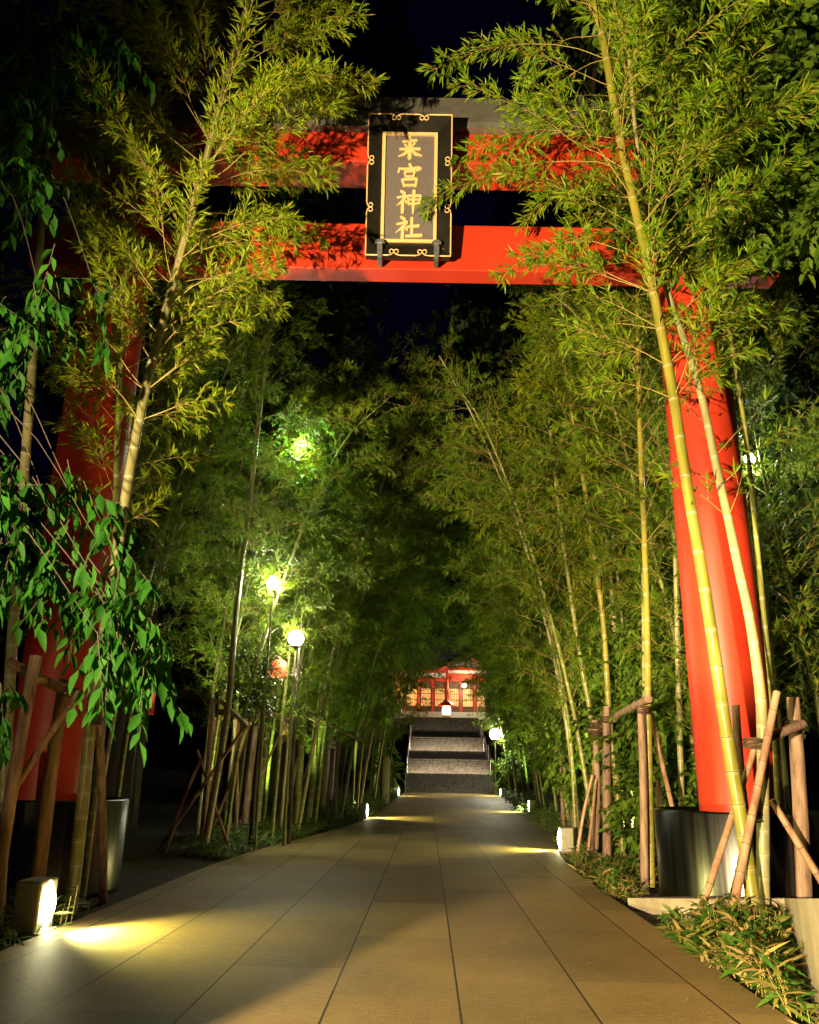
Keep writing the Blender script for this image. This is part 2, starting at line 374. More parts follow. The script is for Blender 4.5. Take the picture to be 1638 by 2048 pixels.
ST = [ # brush strokes of the four characters: (points), (widths)
 [((785, 438), (793, 470), (788, 690)), (30, 48, 46)], [((705, 497), (800, 488), (878, 482)), (24, 26, 30)], [((733, 530), (765, 560)), (24, 20)],
 [((852, 512), (818, 560)), (30, 16)], [((668, 584), (800, 578), (918, 578)), (22, 28, 32)], [((770, 595), (725, 640), (648, 668)), (42, 32, 6)], [((812, 595), (860, 636), (944, 656)), (24, 38, 10)],
 [((788, 748), (808, 790)), (30, 44)], [((668, 800), (652, 846)), (30, 24)], [((662, 806), (800, 806), (915, 792)), (22, 26, 40)], [((930, 796), (868, 832)), (34, 12)],
 [((728, 838), (742, 898)), (24, 24)], [((730, 838), (850, 828)), (22, 26)], [((852, 828), (838, 892)), (28, 24)], [((740, 893), (840, 888)), (20, 20)], [((790, 890), (765, 926)), (24, 18)],
 [((698, 925), (722, 1003)), (30, 28)], [((700, 928), (880, 916)), (26, 30)], [((878, 918), (860, 1003)), (32, 28)], [((720, 992), (864, 988)), (26, 26)],
 [((682, 1055), (735, 1088)), (26, 38)], [((636, 1130), (690, 1122), (748, 1108)), (20, 24, 34)], [((748, 1112), (700, 1170), (632, 1222)), (34, 30, 6)], [((706, 1160), (702, 1300)), (42, 40)], [((738, 1160), (758, 1190)), (22, 26)],
 [((768, 1106), (784, 1208)), (26, 28)], [((770, 1110), (925, 1106)), (24, 28)], [((925, 1106), (902, 1208)), (36, 28)], [((782, 1198), (902, 1196)), (24, 24)], [((778, 1152), (908, 1150)), (20, 20)], [((845, 1048), (836, 1180), (830, 1305)), (40, 38, 24)],
 [((682, 1345), (735, 1376)), (26, 36)], [((634, 1428), (690, 1418), (758, 1400)), (20, 26, 36)], [((756, 1404), (704, 1462), (618, 1524)), (36, 32, 6)], [((708, 1450), (702, 1592)), (42, 40)], [((738, 1458), (762, 1490)), (22, 28)],
 [((818, 1352), (816, 1550)), (36, 36)], [((764, 1454), (830, 1450), (905, 1440)), (24, 28, 34)], [((742, 1560), (830, 1552), (938, 1548)), (26, 34, 38)]]
m = MB()
for si, (pts, ws) in enumerate(ST):
    q = [Vector(p) for p in pts]; d0 = (q[1]-q[0]).normalized(); d1 = (q[-1]-q[-2]).normalized()
    lft = []; rgt = []
    for i in range(len(q)):
        t = (q[min(i+1, len(q)-1)]-q[max(i-1, 0)]).normalized(); nn = Vector((-t.y, t.x)); lft.append(q[i]+nn*ws[i]/2); rgt.append(q[i]-nn*ws[i]/2)
    poly = lft+[q[-1]+d1*ws[-1]*.32]+rgt[::-1]+[q[0]-d0*ws[0]*.28]
    pl = [fo(p.x, p.y) for p in poly]
    a2 = sum(pl[i][0]*pl[(i+1) % len(pl)][1]-pl[(i+1) % len(pl)][0]*pl[i][1] for i in range(len(pl)))
    if a2 < 0: pl = pl[::-1]
    m.prism(pl, .016+.0006*(si % 7), PM @ Matrix.Translation((0, 0, .034)))
m.build('lettering', M['gold'], PL)
for sg in (-1, 1):
    m = MB()
    m.prism(R_(sg*.40-.036, sg*.40+.036, .0, .16), .05, PM @ Matrix.Translation((0, 0, .105)))
    hd = [(sg*.40+.07*math.cos(k*math.pi/10), .155+.06*math.sin(k*math.pi/10)) for k in range(11)]
    m.prism(hd, .06, PM @ Matrix.Translation((0, 0, .104)))
    m.prism(R_(sg*.40-.03, sg*.40+.03, -.06, -.002), .30, PM @ Matrix.Translation((0, 0, -.15)))
    m.build('bracket', M['zinc'], PL)

# ------------------------------------------------------------------ bamboo
def smooth(pts, n):
    """Catmull-Rom through pts, n samples evenly spaced by length"""
    p = [Vector(q) for q in pts]; p = [p[0]*2-p[1]]+p+[p[-1]*2-p[-2]]; out = []
    for i in range(1, len(p)-2):
        for k in range(12):
            t = k/12; a, b, c, d = p[i-1:i+3]
            out.append(.5*((2*b)+(c-a)*t+(2*a-5*b+4*c-d)*t*t+(3*b-a-3*c+d)*t**3))
    out.append(p[-2]); L_ = [0.]
    for i in range(1, len(out)): L_.append(L_[-1]+(out[i]-out[i-1]).length)
    s = np.linspace(0, L_[-1], n); A = np.array([tuple(q) for q in out])
    return [Vector((np.interp(x, L_, A[:, 0]), np.interp(x, L_, A[:, 1]), np.interp(x, L_, A[:, 2]))) for x in s], L_[-1]
def rv(s=1.): return Vector((random.gauss(0, s), random.gauss(0, s), random.gauss(0, s)))
def bamboo(root, pts, r0, r1, cm, lm, start, blen=1.5, dens=1., leaf=.15, gap=.34, sides=10, bias=None, ntw=3, spread=1., nb=3, flat=1.):
    """culm + branches + foliage as children of root, in root's local space; start = fraction of the culm where branches begin"""
    n0 = 60; cl, Ltot = smooth(pts, n0)
    nodes = []; s = .12; k = 0
    while s < Ltot-.05:
        nodes.append(s); s += gap*(.55+.5*min(1, s/3.5))*random.uniform(.94, 1.06)
    A = np.array([tuple(q) for q in cl]); sl = np.linspace(0, Ltot, n0)
    at = lambda s: Vector((np.interp(s, sl, A[:, 0]), np.interp(s, sl, A[:, 1]), np.interp(s, sl, A[:, 2])))
    rr = lambda s: r0+(r1-r0)*(s/Ltot)
    seq = [(0, 0, 1.)]
    for i, s in enumerate(nodes):
        seq += [(s-.05, 0., .985), (s-.016, .30, .99), (s-.007, .5, 1.0), (s, 1., 1.05), (s+.006, .7, 1.04), (s+.014, 0., 1.0)]
        nx = nodes[i+1] if i+1 < len(nodes) else Ltot
        seq.append(((s+nx)/2, 0., .985))
    seq.append((Ltot, 0, 1.)); seq.sort(key=lambda q: q[0])
    m = MB(); m.tube([at(max(0, q[0])) for q in seq], [rr(max(0, q[0]))*q[2] for q in seq], sides, a=[q[1]+1e-4 for q in seq])
    m.build('culm', cm, root)
    br = MB(); lv_ = Leaves(); ang = random.random()*6.28
    for i, s in enumerate(nodes):
        f = s/Ltot
        if f < start: continue
        t = (at(min(Ltot, s+.1))-at(s-.1)).normalized(); u = t.orthogonal().normalized(); w = t.cross(u)
        g = (f-start)/max(.01, 1-start)
        ln_ = blen*(.55+.75*min(1, g*3))*(1-.72*max(0, g-.45)/.55)
        ang += math.pi*.5+random.gauss(0, .5)
        for bi in range(nb if dens > .6 else 2):
            a2 = ang+bi*2.2+random.gauss(0, .35)
            if dens < .5 and random.random() > dens*1.6 and g < .35: continue
            out = u*math.cos(a2)+w*math.sin(a2)
            if flat < 1: out = Vector((out.x, out.y*flat, out.z)).normalized()
            if bias is not None: out = (out+bias*.5).normalized()
            d = (out*1.0*spread+t*random.uniform(.65, 1.05)).normalized(); L_ = ln_*random.uniform(.7, 1.15)
            nseg = max(5, int(L_/.14)); p = at(s); bp = [p.copy()]; dirs = [d.copy()]
            for q in range(nseg):
                d = (d+rv(.06)+Vector((0, 0, -1))*.055*(.4+1.4*q/nseg)).normalized(); p = p+d*(L_/nseg); bp.append(p.copy()); dirs.append(d.copy())
            rb = max(.0045, rr(s)*.13)
            br.tube(bp, [rb*(1-.8*q/nseg) for q in range(nseg+1)], 4, cap=False)
            for q in range(1+int(nseg*.34), nseg+1):
                for sd in range(ntw):
                    if random.random() > .86*dens+.1: continue
                    bd = dirs[q]; so = bd.orthogonal().normalized(); so = Matrix.Rotation(random.random()*6.28, 3, bd) @ so
                    td = (bd*.8+so*.75+Vector((0, 0, .1))).normalized(); tl = random.uniform(.10, .36)*(1.15-.6*q/nseg)
                    tp = bp[q]+td*tl
                    if tl > .16 and leaf > .1: br.tube([bp[q], bp[q]+td*tl*.5+rv(.008), tp], [.003, .0022, .0014], 3, cap=False)
                    nl = random.randint(5, 8)
                    for z in range(nl):
                        fr = z/(nl-1); lp = bp[q]+td*tl*(.45+.55*fr)
                        ld = (td*.9+rv(.38)+Vector((0, 0, -.16))).normalized()
                        lv_.add(lp, ld, (random.gauss(0, .5), random.gauss(0, .5), 1.), leaf*random.uniform(.65, 1.25), leaf*random.uniform(.10, .15))
    if br.v: br.build('branches', M['twig'], root)
    if lv_.p: lv_.build('foliage', lm, root)
    return root
def pxbamboo(label, pix, Y0, Y1, r0, r1, cm, lm, start, group=None, **kw):
    n = len(pix); pts = [P(x, y, Y0+(Y1-Y0)*i/(n-1)) for i, (x, y) in enumerate(pix)]
    base = pts[0]; gzv = min(base.z, gz(base.x, base.y)+.02)
    if base.z > gzv+.03:
        pts = [Vector((base.x-(pts[1].x-base.x)*.15, base.y, gzv-.05))]+pts
    base = pts[0].copy()
    o = empty('bamboo_plant', base, 0, label, 'bamboo', group)
    return bamboo(o, [q-base for q in pts], r0, r1, cm, lm, start, **kw)

random.seed(11)
pxbamboo('bright golden bamboo leaning in front of the red column from the near grass bed',
 [(1512, 1850), (1490, 1690), (1455, 1480), (1427, 1290), (1400, 1120), (1371, 950), (1345, 780), (1318, 640), (1290, 500), (1262, 380), (1235, 250), (1212, 110), (1190, 0), (1172, -120), (1160, -260)], 8.5, 8.3, .068, .045, M['culm_gold'], M['bleaf'], .40, blen=1.95, leaf=.135, sides=14, dens=1., ntw=7, gap=.42, nb=4, flat=.5)
random.seed(16)
pxbamboo('pale grey bamboo crossing the red column behind the golden one',
 [(1526, 1825), (1526, 1640), (1525, 1480), (1520, 1380), (1500, 1240), (1478, 1140), (1455, 1030), (1430, 920), (1405, 800), (1375, 700), (1340, 600), (1312, 500), (1290, 400), (1275, 300), (1262, 170), (1252, 40), (1246, -120)], 8.75, 8.6, .066, .014, M['culm_grey'], M['bleaf'], .30, blen=1.15, leaf=.16, sides=14, dens=.42)
random.seed(13)
pxbamboo('upright yellow bamboo tied beside the log post between the path and the steel sleeve',
 [(1302, 1775), (1297, 1500), (1294, 1250), (1288, 1050), (1281, 900), (1276, 700), (1275, 600), (1276, 480), (1280, 380)], 11.4, 11.6, .056, .026, M['culm_gold'], M['bleaf'], .42, blen=1.3, leaf=.15, dens=.7)
random.seed(14)
pxbamboo('thick yellow bamboo bowed at its foot by the second log post',
 [(1245, 1690), (1232, 1560), (1219, 1440), (1207, 1250), (1190, 1120), (1170, 980), (1150, 860), (1130, 740), (1113, 640), (1100, 540)], 15, 14.6, .062, .028, M['culm_gold'], M['bleaf_olive'], .36, blen=1.9, leaf=.15, ntw=4)
pxbamboo('slender bamboo curving up from the tied posts behind the second path light',
 [(1200, 1690), (1183, 1450), (1163, 1330), (1140, 1180), (1118, 1020), (1100, 860)], 15.8, 15.4, .06, .03, M['culm_green'], M['gleaf'], .5, blen=1.5, leaf=.15)
pxbamboo('thin shaded bamboo just behind the upright yellow one',
 [(1292, 1560), (1286, 1000), (1283, 850), (1280, 700), (1282, 560)], 13.5, 13.5, .05, .028, M['culm_grey'], M['gleaf'], .55, blen=1.2, leaf=.14)
pxbamboo('grey bamboo rising out of the dark hedge between two yellow ones',
 [(1242, 1640), (1229, 1270), (1212, 1060), (1195, 880), (1185, 740), (1180, 600)], 17, 16.6, .06, .03, M['culm_grey'], M['bleaf_olive'], .5, blen=1.6, leaf=.15)
pxbamboo('short leafy bamboo beside the bare edge of the red column',
 [(1362, 1560), (1349, 1050), (1336, 880), (1330, 700), (1325, 560)], 13, 13, .05, .028, M['culm_grey'], M['bleaf'], .6, blen=1.1, leaf=.14, dens=.7)
random.seed(21)
pxbamboo('tall leaning bamboo with olive leaves before the shaded red column',
 [(150, 1748), (168, 1580), (185, 1420), (210, 1260), (232, 1120), (262, 930), (298, 750), (335, 610), (372, 470), (405, 350), (435, 230), (468, 110), (497, 0), (525, -110), (550, -240)], 8.6, 8.6, .064, .038, M['culm_olive'], M['bleaf_olive'], .36, blen=1.62, leaf=.128, sides=14, ntw=8, gap=.34, nb=5, flat=.7)
pxbamboo('bare bamboo pole near the picture edge behind drooping leaves',
 [(0, 1770), (12, 1500), (33, 1150), (52, 900), (65, 720), (78, 520), (88, 340), (102, 180), (118, 0), (135, -130), (150, -250)], 8.0, 8.2, .06, .034, M['culm_grey'], M['bleaf_olive'], .66, blen=1.2, leaf=.15, dens=.5)
pxbamboo('dim brownish bamboo between the shaded red column and the tall leaning one',
 [(175, 1700), (205, 1450), (228, 1200), (232, 950), (240, 760), (252, 560), (262, 420), (270, 280), (282, 120)], 9.6, 9.5, .045, .022, M['culm_green'], M['bleaf_olive'], .34, blen=1.35, leaf=.15, ntw=4)
pxbamboo('leafy bamboo whose top rises right of the golden culm under the beam end',
 [(1562, 1760), (1548, 1450), (1520, 1150), (1490, 860), (1455, 640), (1425, 470), (1400, 320), (1375, 170), (1360, 20)], 9.7, 9.3, .035, .022, M['culm_green'], M['bleaf'], .55, blen=1.6, leaf=.16, ntw=4)
random.seed(23)
pxbamboo('orange lit bamboo by the first tied frame past the gate, opposite the hedge',
 [(408, 1700), (440, 1520), (458, 1400), (472, 1230), (490, 1080), (508, 930), (525, 780), (540, 660), (552, 560)], 15, 15, .066, .03, M['culm_grey'], M['bleaf_olive'], .36, blen=1.9, leaf=.15, ntw=4)
pxbamboo('bamboo with its foot beside the pale post under the red lantern',
 [(514, 1640), (535, 1455), (544, 1400), (554, 1300), (566, 1150), (585, 1000), (610, 860)], 19.5, 19.5, .085, .04, M['culm_green'], M['gleaf'], .48, blen=1.9, leaf=.15)
pxbamboo('bamboo standing directly below the lower bright lamp',
 [(593, 1638), (605, 1451), (619, 1330), (636, 1237), (652, 1160), (690, 1020), (725, 880), (760, 770), (790, 690)], 20, 19.5, .085, .04, M['culm_green'], M['gleaf'], .42, blen=2.0, leaf=.15)
pxbamboo('strongly slanted bamboo reaching over the path from below the lower lamp',
 [(620, 1608), (639, 1481), (657, 1405), (685, 1314), (706, 1247), (733, 1176), (758, 1100), (802, 980), (848, 850), (872, 780)], 22, 21, .085, .04, M['culm_green'], M['gleaf'], .5, blen=1.8, leaf=.15)

# the grove lining the path: five stalks built, then copied one by one
def copy_tree(o, label, group):
    c = o.copy(); COL.objects.link(c); c['label'] = label; c['group'] = group
    for ch in o.children:
        k = ch.copy(); COL.objects.link(k); k.parent = c
    return c
protos = []
for i in range(5):
    random.seed(100+i); Hh = 9.6+.6*i; ln_ = 1.0+.35*(i % 3)
    o = empty('bamboo_plant', (0, 0, -50), 0, 'x', 'bamboo')
    bamboo(o, [(0, 0, 0), (.15*ln_*.5, 0, Hh*.3), (ln_*.45, random.uniform(-.2, .2), Hh*.62), (ln_, random.uniform(-.4, .4), Hh*.88), (ln_*1.55, random.uniform(-.5, .5), Hh)],
           .048, .016, (M['culm_green'], M['culm_grey'], M['culm_green'], M['culm_grey'], M['culm_green'])[i], M['gleaf'], (.26, .2, .3, .22, .15)[i], blen=1.7, leaf=.17, sides=8, dens=1., gap=.36, ntw=3)
    protos.append([o, False])
random.seed(5)
band = lambda y: 'just past the gate' if y < 19 else ('halfway up the path' if y < 32 else 'near the far stone steps')
k = 0
for side in (-1, 1):
    y = 12.2 if side > 0 else 13.5
    while y < 49:
        for row in range(3):
            if random.random() < .1: continue
            yy = y+random.uniform(-.5, .5); xx = pcx(yy)+side*(HW+.55+row*1.15+random.uniform(-.25, .25))
            if side > 0 and yy < 14.5 and xx < 4.9: xx += 1.6
            if side > 0 and abs(xx-3.74) < 1.3 and yy < 12: continue
            if side < 0 and yy < 15 and row == 0: continue
            if side < 0 and yy > 30: xx -= .5+.03*(yy-30)
            z = gz(xx, yy)
            lab = 'slim leafy bamboo in the grove %s, on the %s side' % (band(yy), 'lamp lined' if side < 0 else 'hedge')
            grp = 'grove bamboos %s on the %s side' % (band(yy), 'lamp lined' if side < 0 else 'hedge')
            pr_ = protos[k % 5]
            if not pr_[1]: o = pr_[0]; pr_[1] = True; o['label'] = lab; o['group'] = grp
            else: o = copy_tree(pr_[0], lab, grp)
            o.location = (xx, yy, z-.02); o.rotation_euler = (random.gauss(0, .025), random.gauss(.0 if yy < 22 else .07, .03), (0 if side < 0 else math.pi)+random.gauss(0, .45))
            s_ = random.uniform(.82, 1.08); o.scale = (s_, s_, s_); k += 1
        y += random.uniform(1.5, 2.1) if y < 24 else random.uniform(2.4, 3.2)

# stalks bowed far over the path, closing the canopy
for i, (y, sd, tl) in enumerate([(18, 1, .08), (19.5, -1, .12), (22, 1, .09), (24, -1, .12), (26.5, 1, .09), (28, -1, .12), (31, 1, .10), (34, -1, .12), (37, 1, .10), (21, -1, .07), (40, -1, .12)]):
    lab = 'bamboo bowed far over the path %s, from the %s side' % (band(y), 'lamp lined' if sd < 0 else 'hedge')
    o = copy_tree(protos[(i*2+1) % 5][0], lab, 'bamboos bowed over the path')
    o.location = (pcx(y)+sd*(HW+.5), y, gz(pcx(y)+sd*(HW+.5), y)-.02); o.rotation_euler = (random.gauss(0, .03), tl, (0 if sd < 0 else math.pi)+random.gauss(0, .25)); o.scale = (1.05,)*3
# ------------------------------------------------------------------ tied support frames
def stick(m, a, b, r0, r1=None, bend=0., n=9, knots=False):
    a = Vector(a); b = Vector(b); r1 = r1 or r0*.9; k = 8; pts = []; rs = []
    off = Vector((random.gauss(0, 1), random.gauss(0, 1), random.gauss(0, 1)))*bend
    for i in range(k+1):
        f = i/k; pts.append(a.lerp(b, f)+off*math.sin(f*math.pi)); rs.append((r0+(r1-r0)*f)*(1+random.gauss(0, .025)))
    if knots:
        P0, L_ = pts, (b-a).length; q2 = []; s = .12
        while s < L_-.06:
            q2 += [(s-.02, 0, .99), (s-.006, .3, 1.01), (s, 1., 1.07), (s+.006, .8, 1.06), (s+.016, 0., .99)]; s += .27*random.uniform(.85, 1.15)
        q2 = [(0, 0, 1)]+q2+[(L_, 0, 1)]
        m.tube([a.lerp(b, q[0]/L_)+off*math.sin(q[0]/L_*math.pi) for q in q2], [(r0+(r1-r0)*q[0]/L_)*q[2] for q in q2], n, a=[q[1]+1e-4 for q in q2]); return
    m.tube(pts, rs, n)
    for q in range(random.randint(3, 6)):       # stubs where side branches were cut
        f = random.uniform(.1, .95); c = a.lerp(b, f)+off*math.sin(f*math.pi); u = (b-a).orthogonal().normalized(); u = Matrix.Rotation(random.random()*6.28, 3, (b-a).normalized()) @ u
        r = r0+(r1-r0)*f; m.tube([c+u*r*.7, c+u*r*1.12], [r*.36, r*.24], 7)
def frame(label, Y, posts=(), rails=(), braces=(), ties=(), group='tied support frames'):
    """posts / rails / braces: (px0,py0,px1,py1,width px[,dY0,dY1]) surveyed at distance Y; each its own part"""
    p0 = posts[0]; base = P(p0[2], p0[3], Y); base.z = gz(base.x, base.y)
    o = empty('support_frame', base, 0, label, 'support frame', group)
    def one(name, q, mt, lower):
        x0, y0, x1, y1, w = q[:5]; d0, d1 = (q[5], q[6]) if len(q) > 5 else (0, 0)
        a = P(x0, y0, Y+d0); b = P(x1, y1, Y+d1); r = w/2/F*((a-Vector((0, 0, EYE))).dot(FW)+(b-Vector((0, 0, EYE))).dot(FW))/2
        if lower:
            g_ = gz(b.x, b.y)-.12
            if b.z > g_: b = b+(b-a).normalized()*((b.z-g_)/max(.2, (a.z-b.z)/(a-b).length))
        m = MB(); stick(m, b-base, a-base, r*1.04, r*.9, .022, 12, name == 'brace'); m.build(name, mt, o)
    for q in posts: one('post', q, M['log'], True)
    for q in rails: one('rail', q, M['log'], False)
    for q in braces: one('brace', q, M['pole'], True)
    for (x, y, w, dy) in ties:
        c = P(x, y, Y+dy)-base; r = w/2/F*Y*1.05; m = MB()
        for t in range(5):
            z = (t-2)*.018
            m.tube([c+Vector((r*math.cos(a)*1.0, r*math.sin(a), z+.012*math.sin(a+t))) for a in np.linspace(0, 6.28, 13)], .010, 5, cap=False)
        m.build('rope_tie', M['rope'], o)
    return o
random.seed(31)
frame('log and bamboo support frame in the near bed in front of the steel sleeve', 8.6,
      posts=[(1586, 1395, 1608, 1792, 29, .9, .9), (1471, 1410, 1497, 1640, 18, .5, .5)], rails=[(1500, 1488, 1606, 1448, 18, .1, .6)],
      braces=[(1554, 1384, 1455, 1877, 17, .0, -.35), (1508, 1500, 1385, 1873, 14, .25, -.3), (1543, 1600, 1650, 1775, 15, .5, .5)],
      ties=[(1507, 1487, 34, .1), (1497, 1632, 44, .1), (1590, 1452, 34, .75)])
frame('post and rail support around the upright yellow bamboo at the hedge', 11.3,
      posts=[(1281, 1411, 1288, 1745, 16), (1316, 1560, 1322, 1690, 10, .6, .6)], rails=[(1232, 1432, 1297, 1398, 14, 1.4, -.1)],
      braces=[(1301, 1425, 1352, 1640, 10, .3, .9)], ties=[(1286, 1420, 22, 0)])
frame('pair of pale log posts tied with brown rope by the second path light', 14.8,
      posts=[(1213, 1413, 1214, 1700, 17), (1190, 1440, 1188, 1680, 14, .4, .4)], rails=[(1180, 1462, 1245, 1428, 11, .6, -.2)],
      braces=[(1185, 1550, 1160, 1690, 7, .2, .3), (1192, 1560, 1178, 1690, 6, .3, -.1)], ties=[(1192, 1452, 24, .3), (1190, 1468, 24, .3), (1213, 1440, 22, 0)])
frame('large log support frame beside the brightest path light in the foreground', 8.0,
      posts=[(72, 1312, -4, 1780, 27, -.2, -.2), (130, 1360, 82, 1740, 28, .5, .5), (196, 1412, 205, 1800, 17, .6, 1.5), (8, 1500, -6, 1700, 22, .8, .8)],
      rails=[(16, 1322, 150, 1388, 21, -.1, .5)], braces=[(158, 1384, 42, 1575, 15, .2, -.1)], ties=[(60, 1345, 36, .0), (140, 1385, 32, .4), (187, 1440, 32, .45)])
frame('dark crossed support frame at the gap in the bed past the gate', 15.2,
      posts=[(427, 1396, 403, 1690, 12), (447, 1440, 424, 1640, 9, .3, .3)], rails=[(440, 1402, 496, 1455, 9, .2, -.6)],
      braces=[(490, 1453, 360, 1640, 7, -.5, .3), (404, 1515, 352, 1652, 7), (395, 1500, 428, 1600, 6, .2, .2)], ties=[(446, 1425, 20, .1)])
frame('support frame with one pale mauve post under the red lantern', 19.2,
      posts=[(516, 1422, 491, 1640, 14)], rails=[(524, 1418, 594, 1451, 9, -.2, .2)], braces=[(570, 1448, 500, 1600, 5, .2, .1)], ties=[(535, 1428, 16, .2)])
frame('support frame with long sagging rail below the lower lamp', 20.2,
      posts=[(586, 1399, 567, 1634, 12)], rails=[(590, 1414, 655, 1446, 7, 0, 1.2), (650, 1444, 722, 1480, 6, 1.2, 4)], braces=[(612, 1450, 575, 1600, 5, .2, .1)], ties=[(607, 1425, 18, 0)])
frame('slim tied frame between the orange lit bamboo and the pale mauve post', 17.2,
      posts=[(478, 1428, 458, 1662, 10), (470, 1440, 470, 1650, 8, .5, .5)], rails=[(462, 1424, 520, 1452, 7, .2, -.2)], braces=[(500, 1440, 430, 1640, 6, -.2, .2)], ties=[(478, 1434, 16, 0)])
frame('slim tied frame behind the slanted bamboo, past the lower lamp', 22.2,
      posts=[(632, 1420, 618, 1618, 10), (606, 1440, 598, 1620, 8, .4, .4)], rails=[(600, 1428, 672, 1462, 7)], braces=[(650, 1450, 590, 1610, 5, 0, .2)], ties=[(630, 1430, 14, 0)])
frame('dark post pair tied with rope deeper along the hedge side of the path', 20.5,
      posts=[(1139, 1488, 1148, 1642, 10), (1122, 1500, 1128, 1640, 8, .5, .5)], rails=[(1108, 1502, 1158, 1486, 7)], braces=[(1150, 1500, 1176, 1640, 5)], ties=[(1139, 1494, 16, 0)])
frame('two short brown posts before the far end of the lamp side bed', 24,
      posts=[(666, 1497, 655, 1612, 9), (678, 1466, 671, 1612, 8, .2, .2)], rails=[(640, 1440, 690, 1470, 6)], ties=[(676, 1475, 12, .2)])

# ------------------------------------------------------------------ retaining wall, beds, ground cover
wp = [(P(1255, 1796, 9.9)), (P(1340, 1797, 9.35)), (P(1480, 1798, 9.05)), (P(1568, 1797, 8.7)), (P(1584, 1797, 7.4)), (P(1600, 1797, 6.0)), (P(1640, 1797, 4.6))]
m = MB(); n = len(wp); th = .22
for i in range(n-1):
    a, b = wp[i], wp[i+1]; t = Vector((b.x-a.x, b.y-a.y, 0)).normalized(); nb = Vector((-t.y, t.x, 0))
    if nb.x < 0 and nb.y < 0: nb = -nb
    if i == 0: o0 = nb
    o1 = nb
    if i+2 < n:
        t2 = Vector((wp[i+2].x-b.x, wp[i+2].y-b.y, 0)).normalized(); o1 = (nb+Vector((-t2.y, t2.x, 0))).normalized()
    vs = [Vector((a.x, a.y, -.3)), Vector((b.x, b.y, -.3)), b, a, Vector((a.x, a.y, -.3))+o0*th, Vector((b.x, b.y, -.3))+o1*th, b+o1*th, a+o0*th]
    fs = [(0, 1, 2, 3), (3, 2, 6, 7), (7, 6, 5, 4)]
    if i == 0: fs.append((0, 3, 7, 4))
    m.add(vs, fs); o0 = o1
tag(m.build('retaining_wall', M['concrete']), 'low pale concrete retaining wall around the steel sleeve of the gate', 'wall')

def sasa(name, label, pts, n, size, mt, hmax, seed, dry=(0, 1)):
    """pts: polygon (x,y) filled with low bamboo grass"""
    random.seed(seed); L_ = Leaves(); st = MB()
    xs = [p[0] for p in pts]; ys = [p[1] for p in pts]
    def inside(x, y):
        c = False
        for i in range(len(pts)):
            x1, y1 = pts[i]; x2, y2 = pts[i-1]
            if (y1 > y) != (y2 > y) and x < (x2-x1)*(y-y1)/(y2-y1)+x1: c = not c
        return c
    done = 0
    while done < n:
        x = random.uniform(min(xs), max(xs)); y = random.uniform(min(ys), max(ys))
        if not inside(x, y): continue
        done += 1; z = gz(x, y); h = hmax*random.uniform(.35, 1.) * (.8+.4*math.sin(x*3.1+y*2.3))
        lean = Vector((random.gauss(0, .25), random.gauss(0, .25), 1)).normalized(); top = Vector((x, y, z))+lean*h
        st.tube([(x, y, z), top], [.004, .002], 3, cap=False)
        dr = random.random(); tan = dry[2] if len(dry) > 2 else .12
        for k in range(random.randint(5, 8)):
            a = random.random()*6.28; dd = Vector((math.cos(a), math.sin(a), random.uniform(-.5, .75)))
            f = random.uniform(.35, 1.)
            r = random.uniform(.62, dry[1]) if random.random() < tan*(1.5 if dr < .6 else .25) else random.uniform(.0, .60)
            L_.add(Vector((x, y, z))+lean*h*f, dd, (random.gauss(0, .4), random.gauss(0, .4), 1), size*random.uniform(.5, 1.2), size*random.uniform(.11, .19), r)
    o = L_.build(name, mt); tag(o, label, 'ground cover', None, 'stuff')
    s2 = st.build('stems', M['twig'], o)
re = lambda y: pcx(y)+HW+.03
le = lambda y: pcx(y)-HW-.03
sasa('bamboo_grass', 'dry tan and green bamboo grass in the near bed below the concrete wall',
     [(re(4.0)+.02, 4.0), (re(8.1), 8.1), (re(8.1)+.35, 8.2), (wp[2].x-.05, wp[2].y-.6), (wp[3].x-.12, wp[3].y-.5), (wp[4].x-.16, wp[4].y), (wp[5].x-.16, wp[5].y), (wp[6].x-.2, 4.0)], 820, .20, M['sasa'], .32, 41, (0, 1, .40))
sasa('bamboo_grass', 'green and tan bamboo grass edging the path below the upright yellow bamboo',
     [(re(9.9), 9.9), (re(13), 13), (re(18), 18), (re(18)+1.3, 18), (re(13)+1.2, 13), (re(10.3)+.3, 10.3)], 620, .17, M['sasa'], .26, 42, (0, .98, .4))
sasa('bamboo_grass', 'pale green bamboo grass along the lamp side of the path',
     [(le(14), 14), (le(27), 27), (le(27)-1.6, 27), (le(19)-2.0, 19), (le(14.5)-1.0, 14.5)], 1200, .20, M['sasa_green'], .40, 43)
sasa('bamboo_grass', 'dark bamboo grass around the foreground path light',
     [(le(5.5), 5.5), (le(8.6), 8.6), (le(8.6)-1.2, 8.6), (le(6)-1.6, 6)], 220, .17, M['sasa_green'], .28, 44)
sasa('bamboo_grass', 'far green ground cover on both edges of the path before the steps',
     [(re(19), 19), (re(48), 48), (re(48)+1.2, 48), (re(19)+1.2, 19)], 800, .24, M['sasa_green'], .5, 45)
sasa('bamboo_grass', 'far green ground cover beyond the lamps beside the path',
     [(le(28), 28), (le(48), 48), (le(48)-1.3, 48), (le(28)-1.3, 28)], 600, .26, M['sasa_green'], .55, 46)

